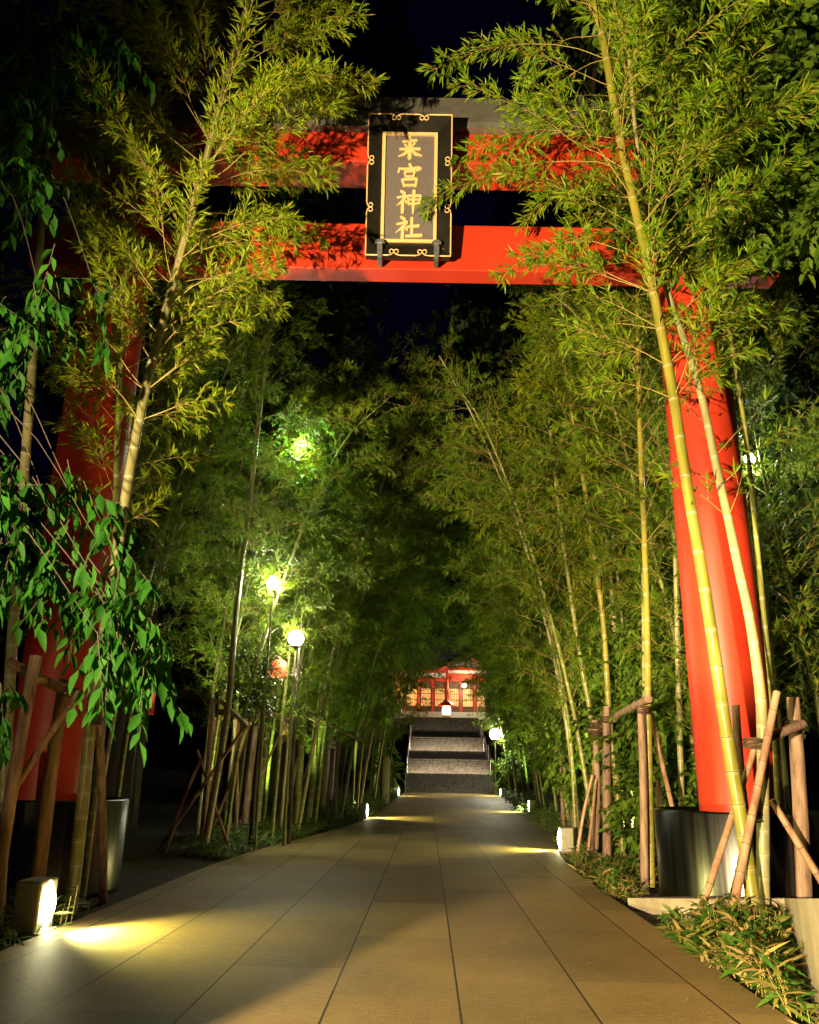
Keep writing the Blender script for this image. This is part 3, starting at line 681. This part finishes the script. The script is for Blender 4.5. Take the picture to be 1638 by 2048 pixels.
# ------------------------------------------------------------------ path lights
def spot(name, loc, target, power, ang, col, blend=.5, size=.05):
    l = bpy.data.lights.new(name, 'SPOT'); l.energy = power; l.spot_size = rad(ang); l.spot_blend = blend; l.color = col; l.shadow_soft_size = size
    o = bpy.data.objects.new(name, l); COL.objects.link(o); o.location = loc
    o.rotation_euler = (Vector(target)-Vector(loc)).to_track_quat('-Z', 'Y').to_euler(); return o
PLC = (1., .90, .24)
def path_light(label, y, side, power, grp='path lights'):
    x = pcx(y)+side*(HW+.05); z = pz(y)-.02
    o = empty('path_light', (x, y, z), 0 if side < 0 else math.pi, label, 'path light', grp)
    m = MB()          # housing: squat box with a lens shaped mouth on the path side (+x local)
    m.box((-.10, 0, .20), (.22, .34, .44), bev=.02); m.box((.015, 0, .0), (.07, .36, .06), bev=.006)
    m.build('housing', M['house'], o)
    m = MB(); n = 24
    pts = [(.015+.085*math.cos(math.pi*(.5-k/n))**1.0, 0, .22-.19*math.sin(math.pi*(.5-k/n))) for k in range(n+1)]
    prof = [(.115*math.sin(math.pi*k/n), .03+.38*k/n) for k in range(n+1)]
    vs = []; fs = []
    for i, (r, zz) in enumerate(prof):
        for q in range(9):
            a = -math.pi/2+math.pi*q/8; vs.append((.018+r*.35*math.cos(a), r*math.sin(a), zz))
    fs = [(i*9+q, i*9+q+1, (i+1)*9+q+1, (i+1)*9+q) for i in range(n) for q in range(8)]
    m.add(vs, fs, 0., True); m.build('lens', M['lens'], o)
    c = Vector((x-side*.16, y, z+.2))
    spot('path_light_beam', c, c+Vector((-side*1., 0, -.16)), power, 120, PLC, .8, .06)
    return o
path_light('brightest path light, a lens shaped lamp in the foreground below the log frame', 7.5, -1, 480)
path_light('path light on the hedge side at the foot of the tied pale posts', 16.3, 1, 220)
path_light('small path light on the lamp side at the end of the pale grass', 26.2, -1, 420)
path_light('hedge side path light in the distance, opposite the end of the pale grass', 31, 1, 420)
path_light('tiny path light on the lamp side just before the steps', 44, -1, 140)
path_light('tiny hedge side path light just below the far bright lamp', 46, 1, 140)
# little weeds caught in the foreground light
random.seed(3); o = empty('weed', (pcx(7.75)-HW-.02, 7.75, -.02), 0, 'small backlit weed sprouting beside the foreground path light', 'weed')
st = MB(); L_ = Leaves()
for k in range(3):
    h = .16+.09*k; st.tube([(.03*k, .05*k, 0), (.03*k+.02, .05*k, h)], [.004, .003], 4)
    for q in range(4):
        a = random.random()*6.28; L_.add((.03*k+.02, .05*k, h*(.6+.12*q)), (math.cos(a), math.sin(a), .3), (0, 0, 1), .11, .03)
st.build('stem', M['twig'], o); L_.build('leaves', M['sasa_green'], o)

random.seed(8); L_ = Leaves()
for k in range(90):
    y = random.uniform(4.5, 22); sd = random.choice((-1, 1, 1)); x = pcx(y)+sd*HW*(1-abs(random.gauss(0, .28)))
    a = random.random()*6.28; L_.add((x, y, .006), (math.cos(a), math.sin(a), .08), (random.gauss(0, .1), random.gauss(0, .1), 1), random.uniform(.05, .10), random.uniform(.010, .018), random.uniform(.6, 1))
tag(L_.build('fallen_leaves', M['sasa']), 'dry fallen bamboo leaves scattered on the paving', 'leaf litter', None, 'stuff')
# ------------------------------------------------------------------ tall lamps
def lamp(label, px, py, Y, r, mt, arm=0.):
    c = P(px, py, Y); g_ = gz(c.x, c.y)
    o = empty('lamp_post', (c.x, c.y, g_), 0, label, 'lamp post', 'lamp posts')
    h = c.z-g_; m = MB(); m.tube([(0, 0, -.1), (0, 0, .25), (0, 0, .3), (0, 0, h-r*1.15)], [.04, .04, .022, .018], 12); m.build('pole', M['bpole'], o)
    m = MB(); m.lathe([(.001, h-r*1.25), (r*.55, h-r*1.2), (r*.6, h-r*.92), (r*.4, h-r*.9)], 20); m.build('collar', M['dpole'], o)
    m = MB(); m.lathe([(r*math.sin(math.pi*k/14), h-r*math.cos(math.pi*k/14)) for k in range(15)], 24); m.build('globe', mt, o)
    spot('lamp_light', (c.x, c.y, c.z-r*1.3), (c.x-1.3, c.y+.6, 0), 90*(r/.13)**.9, 100, (1., .96, .66), .9, r)
    m = MB(); m.lathe([(r*.45, h+r*.92), (r*.5, h+r*1.02), (.02, h+r*1.25)], 20); m.build('cap', M['dpole'], o)
lamp('upper of the two globe lamps among the bamboo, closest to the leaning torii column', 546, 1165, 15.2, .11, M['lampw'])
lamp('lower of the two globe lamps, beside the red paper lantern', 592, 1277, 16.2, .15, M['lamp'])
lamp('globe lamp at the stone steps, lowest and nearest the shrine hall', 990, 1468, 47, .30, M['lamp'])
lamp('cool white globe lamp high beside the lit red column, before the dark tree', 1500, 917, 12.2, .085, M['lampw'])

# ------------------------------------------------------------------ trees
def tree(name, label, trunk, r0, blobs, nleaf, size, mt, asp=.42, droop=.25, cat='tree', clump=9, broad=True, seed=1, barkm=None):
    random.seed(seed); base = Vector(trunk[0]); o = empty(name, base, 0, label, cat)
    tr = MB(); n = len(trunk)
    tp, tl = smooth(trunk, 14)
    tr.tube([p-base for p in tp], [r0*(1-.75*i/13) for i in range(14)], 10)
    L_ = Leaves(); lim = tr; tot = sum(b[1][0]*b[1][1]*b[1][2] for b in blobs)**1.
    vols = [(b[1][0]*b[1][1]*b[1][2])**.75 for b in blobs]; sv = sum(vols)
    for (c, rr), vol in zip(blobs, vols):
        c = Vector(c); j = min(range(14), key=(lambda i: abs(tp[i].z-c.z-2.2)) if droop > .8 else (lambda i: (tp[i]-c).length+abs(tp[i].z-c.z+1)*.4))
        a = tp[j]; mid = a.lerp(c, .55)+Vector((random.gauss(0, .08), random.gauss(0, .08), .12*(c-a).length if droop < .8 else .55)); pts, _ = smooth([a, mid, c], 8)
        lim.tube([p-base for p in pts], [max(.005, (r0*.33 if droop < .8 else .010)*(1-.85*i/7)) for i in range(8)], 6)
        nt_ = max(3, int(nleaf*vol/sv/clump))
        for k in range(nt_):
            v = rv(1).normalized()*random.random()**.45
            p = c+Vector((v.x*rr[0], v.y*rr[1], v.z*rr[2])); out = (v+rv(.35)+Vector((0, 0, -droop))).normalized()
            tw = size*random.uniform(1.5, 3.0)
            if size > .13: lim.tube([p-base-out*tw*.6, p-base+out*tw*.8], [.006, .002], 3, cap=False)
            side = out.cross(Vector((0, 0, 1)));
            if side.length < .1: side = Vector((1, 0, 0))
            side.normalize(); rr_ = random.random()
            for q in range(clump):
                f = q/(clump-1); sg = 1 if q % 2 else -1
                lp = p+out*tw*(f*1.3-.5); ld = (out*.7+side*sg*.8+rv(.22)+Vector((0, 0, -droop*1.1))).normalized()
                L_.add(lp-base, ld, (random.gauss(0, .35), random.gauss(0, .35), 1), size*random.uniform(.7, 1.2), size*asp*random.uniform(.8, 1.15), min(1, max(0, rr_*.6+random.random()*.4)))
    tr.build('trunk', barkm or M['bark'], o); L_.build('crown', mt, o, broad)
    return o
# drooping broadleaf at the near edge
def PB(px, py, Y, a, b, c): return (P(px, py, Y), (a, b, c))
tr0 = [Vector((-5.6, 6.6, -.05)), Vector((-5.5, 6.6, 2.5)), Vector((-5.2, 6.7, 5)), Vector((-5.0, 6.9, 8))]
tree('broadleaf_tree', 'broadleaf tree with long drooping green leaves hanging before the shaded red column', tr0, .16,
     [PB(30, 90, 6.9, .9, .6, .5), PB(200, 95, 7.0, .5, .4, .3), PB(20, 300, 6.8, .35, .5, .9), PB(85, 600, 6.6, .2, .2, .6), PB(200, 600, 6.8, .12, .15, .3),
      PB(0, 700, 6.6, .2, .4, .6), PB(5, 1020, 6.4, .25, .4, .6), PB(150, 1000, 6.8, .25, .3, .2), PB(125, 1090, 6.6, .2, .2, .22), PB(212, 1110, 6.4, .13, .2, .5),
      PB(240, 1240, 6.3, .32, .3, .40), PB(290, 1310, 6.3, .2, .25, .34), PB(225, 1310, 6.3, .16, .25, .38), PB(40, 1130, 6.8, .35, .4, .2), PB(0, 1420, 6.4, .1, .3, .25), PB(130, 1200, 6.9, .3, .4, .2)],
     2300, .19, M['wleaf'], .36, .95, seed=51)
# broadleaf at the other edge, beyond the golden bamboo
tr1 = [Vector((6.6, 9.8, -.05)), Vector((6.5, 9.8, 3)), Vector((6.3, 9.6, 6.5)), Vector((5.9, 9.4, 10.5))]
tree('broadleaf_tree', 'large tree with rounded leaves covering the beam end beyond the golden bamboo', tr1, .22,
     [PB(1560, 60, 9.2, .9, .7, .6), PB(1430, 90, 9.4, .8, .6, .7), PB(1600, 230, 9.0, .7, .6, .6), PB(1470, 260, 9.4, .8, .6, .6), PB(1380, 330, 9.7, .6, .5, .6), PB(1530, 370, 9.2, .9, .6, .5), PB(1620, 440, 9.0, .5, .5, .6), PB(1460, 440, 9.4, .7, .5, .5),
      PB(1400, 500, 9.6, .5, .4, .4), PB(1350, 160, 9.7, .6, .5, .7), PB(1640, 120, 9.3, .7, .6, .8), PB(1330, 420, 9.8, .5, .4, .5), PB(1450, -60, 9.5, 1.3, .7, .6), PB(1300, 20, 9.9, .8, .5, .8)],
     8200, .23, M['tleaf'], .55, .35, seed=52)
tr2 = [Vector((6.9, 13.5, -.05)), Vector((6.9, 13.5, 3)), Vector((6.9, 13.4, 7))]
tree('evergreen_tree', 'dark small leaved evergreen beyond the cool white lamp', tr2, .2,
     [PB(1600, 850, 13, .55, .8, .9), PB(1620, 1050, 13, .7, .8, 1.), PB(1600, 1230, 13, .7, .8, .9), PB(1640, 700, 13.5, .9, .8, 1.2), PB(1610, 1360, 12.8, .5, .7, .7), PB(1560, 620, 14, .5, .6, .5)], 6500, .13, M['dleaf'], .5, .3, seed=53)
# hedge shrubs past the gate
hg = [('dense dark hedge shrub behind the upright yellow bamboo', [(1330, 1300, 15), (1250, 1320, 15.5), (1320, 1480, 14.5), (1240, 1480, 15.4), (1350, 1420, 13.6), (1300, 1620, 14.2), (1370, 1600, 13.4), (1360, 1180, 15.5)], 54),
      ('hedge shrub beside the tied pale posts, deeper in the grove', [(1180, 1300, 19), (1150, 1420, 20), (1170, 1540, 18.6), (1120, 1500, 23)], 55)]
for lab, bl, sd in hg:
    b0_ = P(bl[2][0], bl[2][1], bl[2][2]); g_ = Vector((b0_.x+.3, b0_.y+.3, -.05))
    tree('hedge_shrub', lab, [g_, g_+Vector((0, 0, 1.2)), g_+Vector((-.1, 0, 2.6))], .08, [PB(x, y, Y, .75, .6, .75) for x, y, Y in bl], 10000 if sd == 54 else 4500, .165, M['tleaf'], .5, .35, 'shrub', seed=sd)
for lab, q, sd in (('low green shrub lit by the far lamp, on the hedge side of the steps', [(1035, 1515, 47), (1065, 1535, 45), (1010, 1545, 48), (1090, 1500, 46)], 61),
                   ('low green shrub on the lamp side of the steps behind the stone pillar', [(735, 1530, 42), (755, 1490, 46), (715, 1500, 44), (775, 1540, 47)], 62)):
    b0_ = P(*q[0]); g_ = Vector((b0_.x, b0_.y, gz(b0_.x, b0_.y)))
    tree('hedge_shrub', lab, [g_, g_+Vector((0, 0, .6)), g_+Vector((0, .1, 1.4))], .07, [PB(x, y, Y, .9, .7, .8) for x, y, Y in q], 2200, .22, M['tleaf'], .5, .3, 'shrub', seed=sd)
g_ = P(505, 1640, 15.8); g_.z = 0
tree('camellia_tree', 'rounded camellia tree with glossy sparkling leaves beside the lower lamp', [g_, g_+Vector((0, 0, 1.2)), g_+Vector((.05, 0, 2.6))], .05,
     [PB(490, 1310, 15.7, .38, .4, .36), PB(528, 1335, 15.9, .3, .4, .32), PB(475, 1370, 15.6, .32, .4, .34), PB(510, 1400, 15.7, .4, .4, .36)], 3000, .075, M['gloss'], .5, .2, seed=56)
g_ = P(580, 1640, 16.6); g_.z = 0
tree('evergreen_tree', 'tall bright green tree lit by an added light inside, above the upper lamp', [g_, g_+Vector((0, 0, 4)), g_+Vector((.2, 0, 7.6))], .04,
     [PB(600, 850, 16.2, .6, .6, .5), PB(575, 920, 16.2, .7, .6, .5), PB(640, 960, 16.2, .6, .6, .5), PB(690, 1000, 16.5, .6, .6, .5), PB(620, 1060, 16.5, .8, .6, .6)], 4200, .12, M['tleaf'], .5, .3, seed=57)
# dark wood behind: each tree on its own
bgt = [(-7.6, 21, 29, 6.4), (-3.6, 27, 33, 5.2), (5.6, 27.5, 33, 5.6), (9.2, 23, 30, 6.2), (6.6, 32, 40, 6.6), (-6.4, 34.5, 41, 6.6), (-12, 14.5, 22, 5.5), (13, 17, 26, 5.5), (-13, 17, 15, 3.6), (-9.5, 25, 19, 4.2), (-15, 31, 20, 5), (-7.5, 33, 22, 4.4), (-11, 42, 22, 5), (-3.5, 62, 34, 6), (-9, 58, 28, 6), (4.8, 67, 40, 5.6), (11, 62, 33, 6), (8.5, 27, 18, 4.2), (11, 36, 22, 5), (7.5, 44, 22, 4.6), (10.5, 18, 14, 3.6), (-17, 48, 24, 6), (16, 46, 26, 6), (-1.5, 84, 40, 7), (14, 27, 18, 4), (9.5, 13, 9, 2.2)]
def bgtree(i):
    random.seed(300+i); o = empty('evergreen_tree', (0, 0, 0), 0, 'x', 'tree', 'dark trees behind the shrine grounds')
    tr = MB(); tr.tube([(0, 0, -.01), (.02, 0, .4), (0, .02, .75)], [.022, .016, .008], 8); L_ = Leaves()
    for k in range(16):
        h = random.uniform(.28, .95); a = random.random()*6.28; rr = random.uniform(.05, .20)*(1.1-.6*abs(h-.55)); c = Vector((rr*math.cos(a), rr*math.sin(a), h))
        tr.tube([(0, 0, min(.72, h*.75)), c*.8+Vector((0, 0, h*.17)), c], [.008, .005, .002], 5, cap=False)
        for q in range(420):
            v = rv(1).normalized()*random.random()**.4; p = c+Vector((v.x*.075, v.y*.075, v.z*.055))
            L_.add(p, (v+rv(.5)), (rv(.5)+Vector((0, 0, 1))), random.uniform(.010, .018), random.uniform(.005, .009))
    tr.build('trunk', M['bark'], o); L_.build('crown', M['dleaf'], o)
    return o
bp_ = [bgtree(i) for i in range(3)]; used = [False]*3
for i, (x, y, h, w) in enumerate(bgt):
    lab = 'dark evergreen crown in the black wood behind the bamboo grove'
    j = i % 3
    if used[j]: o = copy_tree(bp_[j], lab, 'dark trees behind the shrine grounds')
    else: o = bp_[j]; used[j] = True; o['label'] = lab
    o.location = (x, y, gz(x, y)); o.rotation_euler = (0, 0, random.random()*6.28); o.scale = (w*4.2, w*4.2, h)

# ------------------------------------------------------------------ steps, shrine hall and what stands there
zc = pz(50); m = MB(); y = 50.; z = zc; cx = pcx(50)+.05
fl = [(7, .15, .34, 1.6), (6, .15, .34, 1.5), (4, .15, .34, 1.5), (7, .15, .34, 1.5), (11, .16, .34, 1.6)]
for (ns, ri, tr_, land) in fl:
    for k in range(ns):
        z += ri; m.box((cx, y+4.0, z-ri/2-.0), (5.4, 8.0, ri), bev=0)
        y += tr_
    y += land
tag(m.build('steps', M['step']), kind='structure')
ZT = z; YT = y-1.2
STEPL = []
_y, _z = 50., zc
for (ns, ri, tr_, land) in fl:
    STEPL.append((_y, _z)); _y += ns*tr_+land; _z += ns*ri
m = MB(); m.box((cx, YT+14, ZT/2-.2), (40, 28, ZT+.3)); tag(m.build('terrace', M['step']), kind='structure')
for sx, lab in ((-1, 'lamp side'), (1, 'hedge side')):
    o = empty('handrail', (cx+sx*2.62, 50, zc), 0, 'steel handrail beside the stone steps, %s' % lab, 'handrail', 'handrails of the steps')
    pts = []; zz = 0; yy = 0
    for (ns, ri, tr_, land) in fl:
        pts.append((0, yy, zz+.95)); yy += ns*tr_; zz += ns*ri; pts.append((0, yy, zz+.95)); yy += land
    m = MB(); m.tube(pts, .018, 8); m.build('rail', M['rail'], o)
    for q in pts:
        m = MB(); m.tube([(0, q[1], q[2]-1.1), (0, q[1], q[2])], .03, 8); m.build('post', M['rail'], o)
o = P(770, 1560, 36); g_ = gz(o.x, o.y); t_ = P(770, 1512, 36).z
m = MB(); w_ = .20
m.tube([(0, 0, 0), (0, 0, t_-g_-.12), (0, 0, t_-g_-.04), (0, 0, t_-g_)], [w_, w_, w_*.8, w_*.3], 14)
tag(m.build('stone_pillar', M['stone'], None, (o.x, o.y, g_)), 'rounded pale stone pillar at the bamboo feet before the steps', 'stone pillar')

HX, HY = 1.6, YT+3.5
HALL = empty('shrine_hall', (HX, HY, ZT), 0, 'red and white shrine hall with lit timber front at the top of the steps', 'shrine hall')
m = MB(); m.box((-1.2, 3, .35), (11.4, 7, .7)); m.build('base', M['plaster'], HALL)
m = MB(); m.box((-1.2, 3.2, 2.0), (10.4, 6, 2.6)); m.build('wall', M['wood'], HALL)
for x in np.linspace(-6.0, 3.6, 9):
    m = MB(); m.box((x, .12, 2.0), (.2, .2, 2.6)); m.build('pillar', M['red'], HALL)
for x0 in np.linspace(-5.4, 3.0, 8):
    w_ = MB(); w_.box((x0, .19, 1.95), (.85, .04, 1.5)); wo = w_.build('window', M['window'], HALL)
    m = MB()
    for a in np.linspace(-.42, .42, 6): m.box((x0+a, .155, 1.95), (.04, .03, 1.56))
    for a in (-.76, -.2, .3, .76): m.box((x0, .135, 1.95+a), (.9, .025, .05))
    m.build('lattice', M['wood'], wo)
m = MB(); m.box((-1.2, -.25, 3.42), (11.2, .3, .28)); m.build('beam', M['red'], HALL)
m = MB(); m.box((-1.2, -.2, 3.78), (10.8, .2, .4)); m.build('plaster_band', M['plaster'], HALL)
m = MB(); m.box((-1.2, -.3, 4.12), (11.6, .35, .24)); m.build('beam', M['red'], HALL)
# gable porch over the stair
m = MB(); m.prism([(-.1, 4.3), (3.5, 4.3), (1.7, 4.95)], .2, Matrix(((1, 0, 0, 0), (0, 0, 1, -1.4), (0, 1, 0, 0), (0, 0, 0, 1)))); m.build('gable', M['plaster'], HALL)
m = MB()
for a, b in (((-.7, 4.15), (1.7, 5.3)), ((4.1, 4.15), (1.7, 5.3))):
    m.tube([(a[0], -1.5, a[1]), (b[0], -1.5, b[1])], .16, 6)
m.box((1.7, -1.45, 4.2), (4.4, .25, .25)); m.box((1.7, -1.42, 3.62), (3.6, .2, .3)); m.build('gable_beam', M['red'], HALL)
m = MB(); m.box((1.7, -1.41, 3.92), (3.6, .12, .32)); m.build('plaster_band', M['plaster'], HALL)
for x in (0., 3.4):
    m = MB(); m.tube([(x, -1.4, 0), (x, -1.4, 4.1)], .13, 12); m.build('pillar', M['red'], HALL)
m = MB(); m.prism([(-8, 4.3), (5.6, 4.3), (4.4, 5.0), (3.4, 7.0), (-5.8, 7.0), (-6.8, 5.0)], 6.5, Matrix(((1, 0, 0, 0), (0, 0, 1, -.6), (0, 1, 0, 0), (0, 0, 0, 1)))); m.build('roof', M['rooftile'], HALL)
l_ = P(893, 1425, HY-4.2)
o = empty('stone_lantern', (l_.x, l_.y, ZT), 0, 'glowing lantern with a red gabled top at the head of the steps', 'lantern')
h = max(.5, l_.z-ZT); m = MB(); m.tube([(0, 0, 0), (0, 0, .2), (0, 0, .22), (0, 0, h-.35)], [.35, .32, .14, .14], 10); m.build('stem', M['stone'], o)
m = MB(); m.lathe([(.26, h-.35), (.34, h-.1), (.34, h+.2), (.26, h+.38)], 12); m.build('light_box', M['lantern'], o)
m = MB(); m.lathe([(.75, h+.40), (.70, h+.46), (.30, h+.75), (.02, h+.95)], 6, smooth=False); m.build('roof', M['red'], o)
c = P(929, 1371, HY-1.9); m = MB(); m.lathe([(.16*math.sin(math.pi*k/10), -.16*math.cos(math.pi*k/10)) for k in range(11)], 16)
tag(m.build('porch_lamp', M['lamp'], None, c), 'small bright lamp under the white gable of the shrine hall', 'lamp')

# shop on the lamp side
o = empty('wooden_shop', (-7.4, 36, gz(-7.4, 36)), rad(-6), 'brown timber shop with a lit window half hidden behind the bamboo', 'shop')
m = MB(); m.box((0, 2, 3.2), (5.6, 4, 7.2)); m.build('wall', M['wood'], o)
m = MB(); m.prism([(-3.6, 6.7), (3.6, 6.7), (2.6, 7.6), (0, 9.2), (-2.6, 7.6)], 5.6, Matrix(((1, 0, 0, 0), (0, 0, 1, -.9), (0, 1, 0, 0), (0, 0, 0, 1)))); m.build('roof', M['rooftile'], o)
m = MB(); m.prism([(-3.3, 3.9), (3.3, 3.9), (3.2, 4.05), (-3.2, 4.25)], 1.4, Matrix(((1, 0, 0, 0), (0, 0, 1, -1.3), (0, 1, 0, 0), (0, 0, 0, 1)))); m.build('eave', M['wood'], o)
for x, zz, hh, mt in ((1.75, 5.45, 1.0, 'windowb'), (2.4, 5.45, 1.0, 'windowb'), (1.4, 2.9, .7, 'window'), (-1.6, 2.9, .7, 'window')):
    m = MB(); m.box((x, -.02, zz), (.5, .05, hh)); w_ = m.build('window', M[mt], o)
    m = MB()
    for a in (-.24, 0, .24): m.box((x+a, -.06, zz), (.035, .03, hh+.04))
    m.box((x, -.075, zz), (.52, .02, .04)); m.build('window_bars', M['wood'], w_)
c = P(557, 1338, 16.4); o = empty('paper_lantern', c, 0, 'round red paper lantern glowing between bamboo stalks near the lower lamp', 'lantern')
o.scale = (.50, .50, .50)
m = MB(); m.lathe([(.14, -.36)]+[(.36*math.sin(math.pi*(.13+.74*k/14))**.6*(1+.03*(k % 2)), -.34*math.cos(math.pi*(.13+.74*k/14))/.92) for k in range(15)]+[(.14, .36)], 20); m.build('shade', M['redlantern'], o)
m = MB(); m.lathe([(.16, .34), (.16, .42), (.0, .42)], 14); m.tube([(0, 0, .4), (0, 0, 1.0)], .012, 5); m.build('top_ring', M['dpole'], o)
m = MB(); m.lathe([(.0, -.42), (.16, -.42), (.16, -.34)], 14); m.build('bottom_ring', M['dpole'], o)
c = P(295, 1400, 17); g_ = gz(c.x, c.y); t_ = P(295, 1362, 17).z-g_; b_ = P(295, 1430, 17).z-g_
o = empty('banner', (c.x, c.y, g_), rad(20), 'narrow red cloth banner on a pole behind the drooping leaves', 'banner')
m = MB(); m.tube([(-.13, 0, -.1), (-.13, 0, t_+.08)], .018, 8); m.tube([(-.15, 0, t_+.02), (.17, 0, t_+.02)], .012, 6); m.build('pole', M['dpole'], o)
m = MB(); nn = 10
vs = [(-.11+.26*i/3, .03*math.sin(i*1.7+j*.6), t_-(t_-b_)*j/nn) for j in range(nn+1) for i in range(4)]
m.add(vs, [(j*4+i, j*4+i+1, (j+1)*4+i+1, (j+1)*4+i) for j in range(nn) for i in range(3)], 0., True)
m.build('cloth', M['banner'], o)

# ------------------------------------------------------------------ light
SODIUM = (1., .76, .38)
# street floodlights by the entrance, low at the lamp side of the road, aimed up at the gate and the golden bamboo
spot('street_floodlight', (-5.3, -1.8, 1.0), (2.8, 10.0, 6.7), 15000, 58, SODIUM, .5, .07)
spot('street_floodlight', (-3.75, -3.2, 1.5), (3.6, 10.0, .5), 13500, 34, SODIUM, .45, .07)
# unseen block added so that its edge casts the shade line across the paving
m = MB(); m.box((0, 0, .58), (1.5, .5, 1.16), bev=.03); m.box((0, 0, 1.19), (1.6, .6, .06), bev=.012)
tag(m.build('shade_block', M['concrete'], None, (-3.46, .25, -.03)), 'added unseen concrete block that casts the shade line across the paving', 'shade block')
spot('street_floodlight', (-9.0, 6.4, 2.2), (-4.9, 10.4, 6.0), 90, 34, (1., .76, .45), .6, .1)
spot('street_floodlight', (-3.95, -3.2, 1.35), (-4.2, 10.0, 1.7), 420, 15, SODIUM, .8, .07)
# added fill spots without fixtures, brightening the grove, near leaves and far end
for (x, y, tx, ty, tz, p, ang, col) in (
    (-4.3, 5.2, -4.0, 7.0, 5.0, 16, 80, (.6, 1., .30)),
    (-5.4, 16.8, -2.6, 18, 9.5, 650, 76, (.90, 1., .34)),
    (-4.1, 20.4, -1.6, 24, 10, 650, 76, (.66, 1., .22)),
    (-2.4, 29, -.8, 33, 9, 600, 76, (.66, 1., .22)),
    (3.9, 17, 2.4, 19, 8, 800, 72, (.90, 1., .34)),
    (4.3, 25, 2.6, 28, 7.5, 800, 72, (.66, 1., .22)),
    (4.5, 34, 3., 38, 7, 700, 72, (.66, 1., .22)),
    (-2.2, 42.5, 0, 50, 5, 60, 100, (1., .9, .45))):
    spot('fill_spot', (x, y, gz(x, y)+.25), (tx, ty, tz), p, ang, col, .8, .12)
def point(name, loc, p, col, r=.1):
    l = bpy.data.lights.new(name, 'POINT'); l.energy = p; l.color = col; l.shadow_soft_size = r
    o = bpy.data.objects.new(name, l); COL.objects.link(o); o.location = loc
for q in (1, 3):
    y_, z_ = STEPL[q]; [spot('step_fill', (cx+q2, y_-1.3, z_+.35), (cx+q2, y_+1.2, z_+.5), 230, 100, (1., .80, .52), .6, .08) for q2 in (-1.8, 0, 1.8)]  # spots added without fixtures so two flights show as bright bands
point('porch_light', (HX+1.7, HY-2.3, ZT+3.2), 70, (1., .72, .38), .2)
point('porch_light', (HX-3.5, HY-1.0, ZT+2.6), 120, (1., .68, .30), .2)
point('crown_fill', P(597, 895, 15.9), 130, (.75, 1., .55), .12)  # added light with no lamp, brightens the green crown

W_ = bpy.data.worlds.new('World'); S.world = W_; W_.use_nodes = True; nt = W_.node_tree
sky = nt.nodes.new('ShaderNodeTexSky'); sky.sky_type = 'NISHITA'; sky.sun_disc = False; sky.sun_elevation = rad(-3.2); sky.ozone_density = 8.; sky.sun_rotation = rad(200)
bg = nt.nodes['Background']; nt.links.new(sky.outputs['Color'], bg.inputs['Color']); bg.inputs['Strength'].default_value = .065

# ------------------------------------------------------------------ camera
cam = bpy.data.cameras.new('camera'); co = bpy.data.objects.new('camera', cam); COL.objects.link(co)
cam.sensor_fit = 'VERTICAL'; cam.sensor_height = 36; cam.lens = F/2048*36; cam.clip_end = 500; cam.clip_start = .05
R3 = Matrix((RX, UP, -FW)).transposed(); co.matrix_world = Matrix.Translation((0, 0, EYE)) @ R3.to_4x4(); S.camera = co
S.view_settings.view_transform = 'Standard'; S.view_settings.look = 'None'; S.view_settings.exposure = .72; S.view_settings.gamma = 1
S.cycles.use_denoising = True; S.cycles.max_bounces = 6; S.cycles.diffuse_bounces = 3; S.cycles.glossy_bounces = 3; S.cycles.transmission_bounces = 4
S.cycles.caustics_reflective = False; S.cycles.caustics_refractive = False; S.cycles.sample_clamp_indirect = 4.
